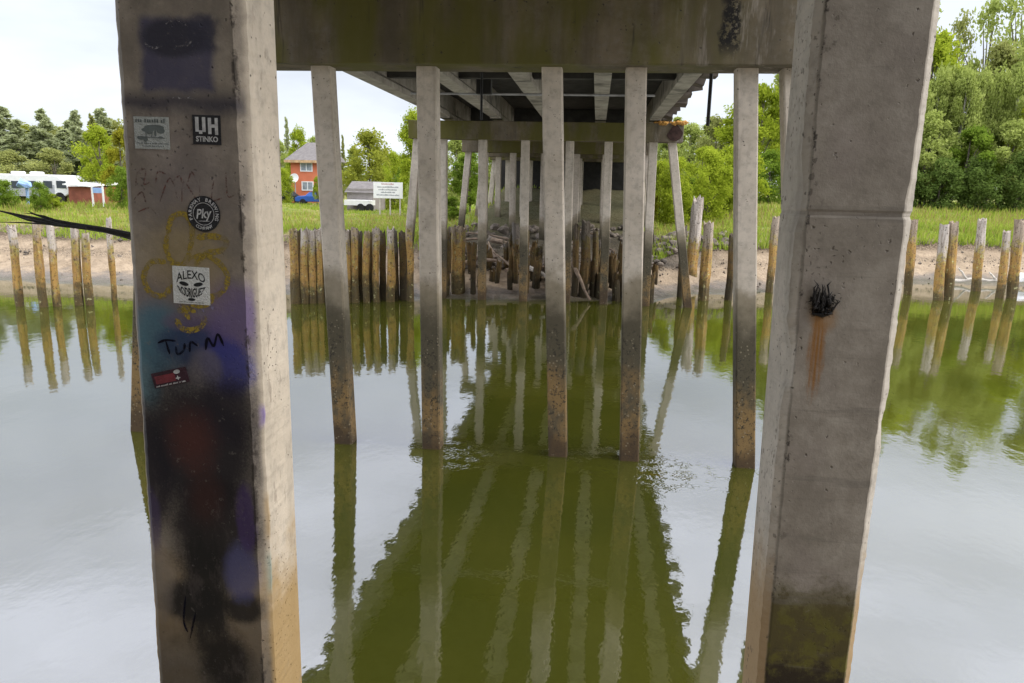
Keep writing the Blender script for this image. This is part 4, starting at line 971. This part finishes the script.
# satellite dish on a pole beside the house
v = at(295, 178, 84.5); zg = gzs(v.x, 84.5)
d = tag(empty('satellite_dish', (v.x, 84.5, zg)), 'white satellite dish on a pole at the left corner of the red house', 'dish')
b = MB(); b.tube([(v.x,84.5,zg-.2),(v.x,84.5,v.z)], .06, 8); b.build('pole', M['steel'], d)
b = MB(); n_ = 16; rings = []
for r_, off in ((.04,.0),(.3,.05),(.52,.13)):
    rings.append([v+Vector((r_*math.cos(2*math.pi*i/n_), -.15-off+.25*r_*math.sin(2*math.pi*i/n_), r_*math.sin(2*math.pi*i/n_)*1.0)) for i in range(n_)])
rings += [[p_+Vector((0,.05,0)) for p_ in r_] for r_ in rings[::-1]]
b.loft(rings); b.build('reflector', M['white'], d)
def car(px, py, Y, rz, mat, label, L=4.3):
    v = at(px, py, Y); z = gzs(v.x, Y)
    e = tag(empty('parked_car', (v.x, Y, z), rz), label, 'car', 'cars parked by the red house')
    prof = [(-L/2,.35),(-L/2,.8),(-L*.42,.95),(-L*.25,1.0),(-L*.14,1.42),(L*.22,1.45),(L*.38,1.0),(L/2,.9),(L/2,.35)]
    b = MB(); b.loft([[Vector((x, y*(1 if zz < 1.01 else .84), zz)) for x, zz in prof][::(1 if True else -1)] for y in (-.85, .85)]); bo = b.build('body', mat, e, local=True); bevel(bo, .06)
    b = MB(); 
    for sy in (-1, 1): b.add([(-L*.21,sy*.83,1.03),(-L*.125,sy*.73,1.38),(L*.2,sy*.73,1.4),(L*.33,sy*.83,1.03)], [(0,1,2,3)])
    b.build('side_window', M['glass'], e, local=True)
    wp = None
    for sx in (-.31, .31):
        for sy in (-1, 1):
            if wp is None: wb = MB(); wb.tube([(0,-.1,0),(0,.1,0)], .33, 14); wp = wb.build('wheel', M['tyre'], e, local=True); o = wp
            else: o = wp.copy(); COL.objects.link(o); o.parent = e
            o.location = (sx*L, sy*.8, .33)
    return e
car(283.5, 204, 83, R(70), M['darkcar'], 'dark parked car half hidden by the graffiti column beside the red house')
car(316, 202, 82, R(15), M['blue'], 'blue parked car in front of the red house wall')
# grey shed and white trailer
Ysh = 67; v0 = at(347, 199, Ysh); v1 = at(373, 199, Ysh); zg = gzs(v0.x, Ysh)
s = tag(empty('grey_shed', (v0.x, Ysh, zg)), 'low grey-brown shed behind the white flatbed trailer', 'shed')
zt = at(360, 184, Ysh).z
b = MB(); b.box(v0.x, v1.x, Ysh, Ysh+4, zg-.1, zt-.4); b.build('wall', M['shedgrey'], s)
b = MB(); b.add([(v0.x-.15,Ysh-.3,zt-.75),(v1.x+.15,Ysh-.3,zt-.75),(v1.x+.15,Ysh+2,zt+.25),(v0.x-.15,Ysh+2,zt+.25),(v1.x+.15,Ysh+4.3,zt-.75),(v0.x-.15,Ysh+4.3,zt-.75)], [(0,1,2,3),(3,2,4,5),(0,3,5),(1,4,2),(0,5,4,1)]); b.build('roof', M['roof'], s)
Yt = 65; v0 = at(344, 200, Yt); v1 = at(369, 200, Yt); zg = gzs(v0.x, Yt)
s = tag(empty('flatbed_trailer', (v0.x, Yt, zg)), 'low white flatbed trailer on dark wheels left of the white sign', 'trailer')
b = MB(); b.box(v0.x, v1.x, Yt, Yt+1.9, zg+.55, zg+1.0); b.build('bed', M['white'], s)
b = MB(); b.box(v0.x-.9, v0.x, Yt+.9, Yt+1.0, zg+.55, zg+.65); b.build('tow_bar', M['steel'], s)
for x in (v0.x+1.5, v0.x+2.3):
    b = MB(); b.tube([(x,Yt-.05,zg+.35),(x,Yt+.2,zg+.35)], .36, 14); b.build('wheel', M['tyre'], s)
# white information sign
Ysg = 57; v0 = at(373.5, 198, Ysg); v1 = at(402.5, 182.5, Ysg); zg = gzs(v0.x, Ysg)
s = tag(empty('sign_board', ((v0.x+v1.x)/2, Ysg, zg)), 'white notice board on three posts standing in the grass by the bridge', 'sign')
b = MB(); b.box(v0.x, v1.x, Ysg, Ysg+.06, v0.z, v1.z); b.build('board', M['white'], s)
for k in (.2, .56, .9):
    b = MB(); x = v0.x+(v1.x-v0.x)*k; b.box(x-.05, x+.05, Ysg+.063, Ysg+.16, zg-.3, v1.z-.2); b.build('post', M['drift'], s)
cx = (v0.x+v1.x)/2
b = MB(); dashes(b, 1.0, .11, cx, v1.z-.13, Ysg-.006, 8, .15); b.build('lettering', M['signred'], s)
b = MB()
for k, tx in enumerate((1.7, 1.5, 1.1, 1.8)):
    b = MB(); dashes(b, tx, .11, cx, v1.z-.36-k*.2, Ysg-.006, 31+k, .1); b.build('lettering', M['signink'], s)
# long white travel trailer
YV = 50.5; xa = at(-40, 190, YV).x; xb = at(69, 190, YV).x; zg = gzs(xb, YV); zt = at(40, 174.5, YV).z
s = tag(empty('travel_trailer', ((xa+xb)/2, YV, zg)), 'long white travel trailer behind green bushes at the left', 'trailer')
b = MB(); prof = [(xa,zg+.5),(xa,zt),(xb-.9,zt),(xb-.25,zt-.45),(xb,zt-1.1),(xb,zg+.7),(xb-.5,zg+.45)]
b.loft([[Vector((x, y, z)) for x, z in prof] for y in (YV, YV+2.5)]); bevel(b.build('body', M['white'], s), .08)
zb = zt-1.0; b = MB(); b.box(xa+.1, xb-1.1, YV-.02, YV-.003, zb-.55, zb+.3); b.build('side_band', M['rvband'], s)
for px0, px1 in ((57,66),(44,52),(28,36),(12,20)):
    v0 = at(px0, 188, YV); v1 = at(px1, 181, YV); b = MB(); b.box(v0.x, v1.x, YV-.04, YV-.021, v0.z, v1.z); b.build('window', M['glass'], s)
for px in (8, 27):
    v = at(px, 174, YV); b = MB(); b.box(v.x-.33, v.x+.33, YV+.6, YV+1.4, zt+.002, zt+.2); bevel(b.build('roof_unit', M['white'], s), .1)
b = MB(); v = at(60, 196, YV); b.tube([(v.x,YV-.03,zg+.4),(v.x,YV+.2,zg+.4)], .4, 14); b.build('wheel', M['tyre'], s)
# pale blue tarp bundle
v = at(24, 183, 47); b = MB(); b.tube([(v.x-.5,47,v.z-.2),(v.x-.2,47,v.z),(v.x+.3,47,v.z-.1),(v.x+.5,47,v.z-.25)], [.1,.28,.25,.08], 8, .2)
b.tube([(v.x,47.2,gzs(v.x,47)-.2),(v.x,47.2,v.z)], .1, 6); tag(b.build('tarp_cover', M['bluetarp']), 'pale blue tarpaulin cover showing above the bushes before the trailer', 'tarp')
# red shed
Yr = 50; v0 = at(69, 197, Yr); v1 = at(91, 197, Yr); zg = gzs(v0.x, Yr); zt = at(80, 183.5, Yr).z
s = tag(empty('red_shed', (v0.x, Yr, zg)), 'small brick-red shed with a pale flat roof right of the trailer', 'shed')
b = MB(); b.box(v0.x, v1.x, Yr, Yr+3.5, zg-.1, zt-.23); b.build('wall', M['shedred'], s)
b = MB(); b.add([(v0.x-.2,Yr-.3,zt-.12),(v1.x+.1,Yr-.3,zt-.22),(v1.x+.1,Yr+3.8,zt-.02),(v0.x-.2,Yr+3.8,zt+.08)]+[(v0.x-.2,Yr-.3,zt-.04),(v1.x+.1,Yr-.3,zt-.14),(v1.x+.1,Yr+3.8,zt+.06),(v0.x-.2,Yr+3.8,zt+.16)], [(3,2,1,0),(4,5,6,7),(0,1,5,4),(1,2,6,5),(2,3,7,6),(3,0,4,7)]); b.build('roof', M['white'], s)
# small white rack beside the shed
v = at(98, 197, 47); zg = gzs(v.x, 47); s = tag(empty('white_rack', (v.x, 47, zg)), 'small white frame rack standing beside the red shed', 'rack')
for dx in (-.4, .35):
    b = MB(); b.box(v.x+dx-.05, v.x+dx+.05, 47, 47.08, zg, zg+1.35); b.build('post', M['white'], s)
b = MB(); b.box(v.x-.34, v.x+.29, 47.01, 47.07, zg+.9, zg+1.25); b.build('panel', M['bluetarp'], s)
# overhead wire far behind
b = MB(); p0 = at(560, 72, 110); p1 = at(800, 77, 110); b.tube([p0, (p0+p1)/2-Vector((0,0,.4)), p1], .04, 5)

# ------------------------------------------------------------------ sky and sun
wd = bpy.data.worlds.new('World'); sc.world = wd; wd.use_nodes = True; t = wd.node_tree; t.nodes.clear()
out = t.nodes.new('ShaderNodeOutputWorld'); bg = t.nodes.new('ShaderNodeBackground'); sky = t.nodes.new('ShaderNodeTexSky')
SUN_EL, SUN_AZ = 38, 94    # azimuth clockwise from +Y: light from the right, a little behind the camera
sky.sky_type = 'NISHITA'; sky.sun_disc = False; sky.sun_elevation = R(SUN_EL); sky.sun_rotation = R(SUN_AZ); sky.air_density = 1.0; sky.dust_density = 3.0
tc = t.nodes.new('ShaderNodeTexCoord'); sp = t.nodes.new('ShaderNodeSeparateXYZ'); t.links.new(tc.outputs['Generated'], sp.inputs[0])
mr = t.nodes.new('ShaderNodeMapRange'); mr.inputs['From Min'].default_value = 0; mr.inputs['From Max'].default_value = 1; mr.inputs['To Min'].default_value = 0; mr.inputs['To Max'].default_value = 1
t.links.new(sp.outputs[2], mr.inputs[0])
rp = t.nodes.new('ShaderNodeValToRGB'); t.links.new(mr.outputs[0], rp.inputs[0])
rp.color_ramp.elements[0].position = 0; rp.color_ramp.elements[0].color = (.262,.278,.305,1)
rp.color_ramp.elements[1].position = 1; rp.color_ramp.elements[1].color = (1,1,1,1)
e_ = rp.color_ramp.elements.new(.25); e_.color = (.285,.302,.335,1)
e_ = rp.color_ramp.elements.new(.6); e_.color = (.80,.82,.92,1)
nz = t.nodes.new('ShaderNodeTexNoise'); nz.inputs['Scale'].default_value = 3.2; nz.inputs['Detail'].default_value = 5
mp = t.nodes.new('ShaderNodeMapping'); mp.inputs['Scale'].default_value = (1,1,3); t.links.new(tc.outputs['Generated'], mp.inputs[0]); t.links.new(mp.outputs[0], nz.inputs['Vector'])
mc = t.nodes.new('ShaderNodeMapRange'); mc.inputs['From Min'].default_value = .3; mc.inputs['From Max'].default_value = .7; mc.inputs['To Min'].default_value = 15.5; mc.inputs['To Max'].default_value = 24.5; t.links.new(nz.outputs['Fac'], mc.inputs[0])
vm = t.nodes.new('ShaderNodeVectorMath'); vm.operation = 'SCALE'; t.links.new(rp.outputs[0], vm.inputs[0]); t.links.new(mc.outputs[0], vm.inputs['Scale'])
mx = t.nodes.new('ShaderNodeMix'); mx.data_type = 'RGBA'; mx.inputs[0].default_value = .85; t.links.new(sky.outputs[0], mx.inputs[6]); t.links.new(vm.outputs[0], mx.inputs[7])
t.links.new(mx.outputs[2], bg.inputs[0]); bg.inputs[1].default_value = .12; t.links.new(bg.outputs[0], out.inputs[0])
sl = bpy.data.lights.new('sun', 'SUN'); sl.energy = 1.5; sl.angle = R(20); sl.color = (1,.95,.88)
so = bpy.data.objects.new('sun', sl); COL.objects.link(so)
dirv = Vector((math.sin(R(SUN_AZ))*math.cos(R(SUN_EL)), math.cos(R(SUN_AZ))*math.cos(R(SUN_EL)), math.sin(R(SUN_EL))))
so.rotation_euler = dirv.to_track_quat('Z', 'Y').to_euler(); so.location = (20, 0, 40)

sc.view_settings.view_transform = 'Standard'; sc.view_settings.look = 'None'; sc.view_settings.exposure = 0.6; sc.view_settings.gamma = 1; sc.view_settings.use_curve_mapping = False
sc.render.engine = 'CYCLES'; cy = sc.cycles; cy.use_denoising = True; cy.max_bounces = 8; cy.diffuse_bounces = 4; cy.glossy_bounces = 4; cy.transparent_max_bounces = 12; cy.sample_clamp_indirect = 8
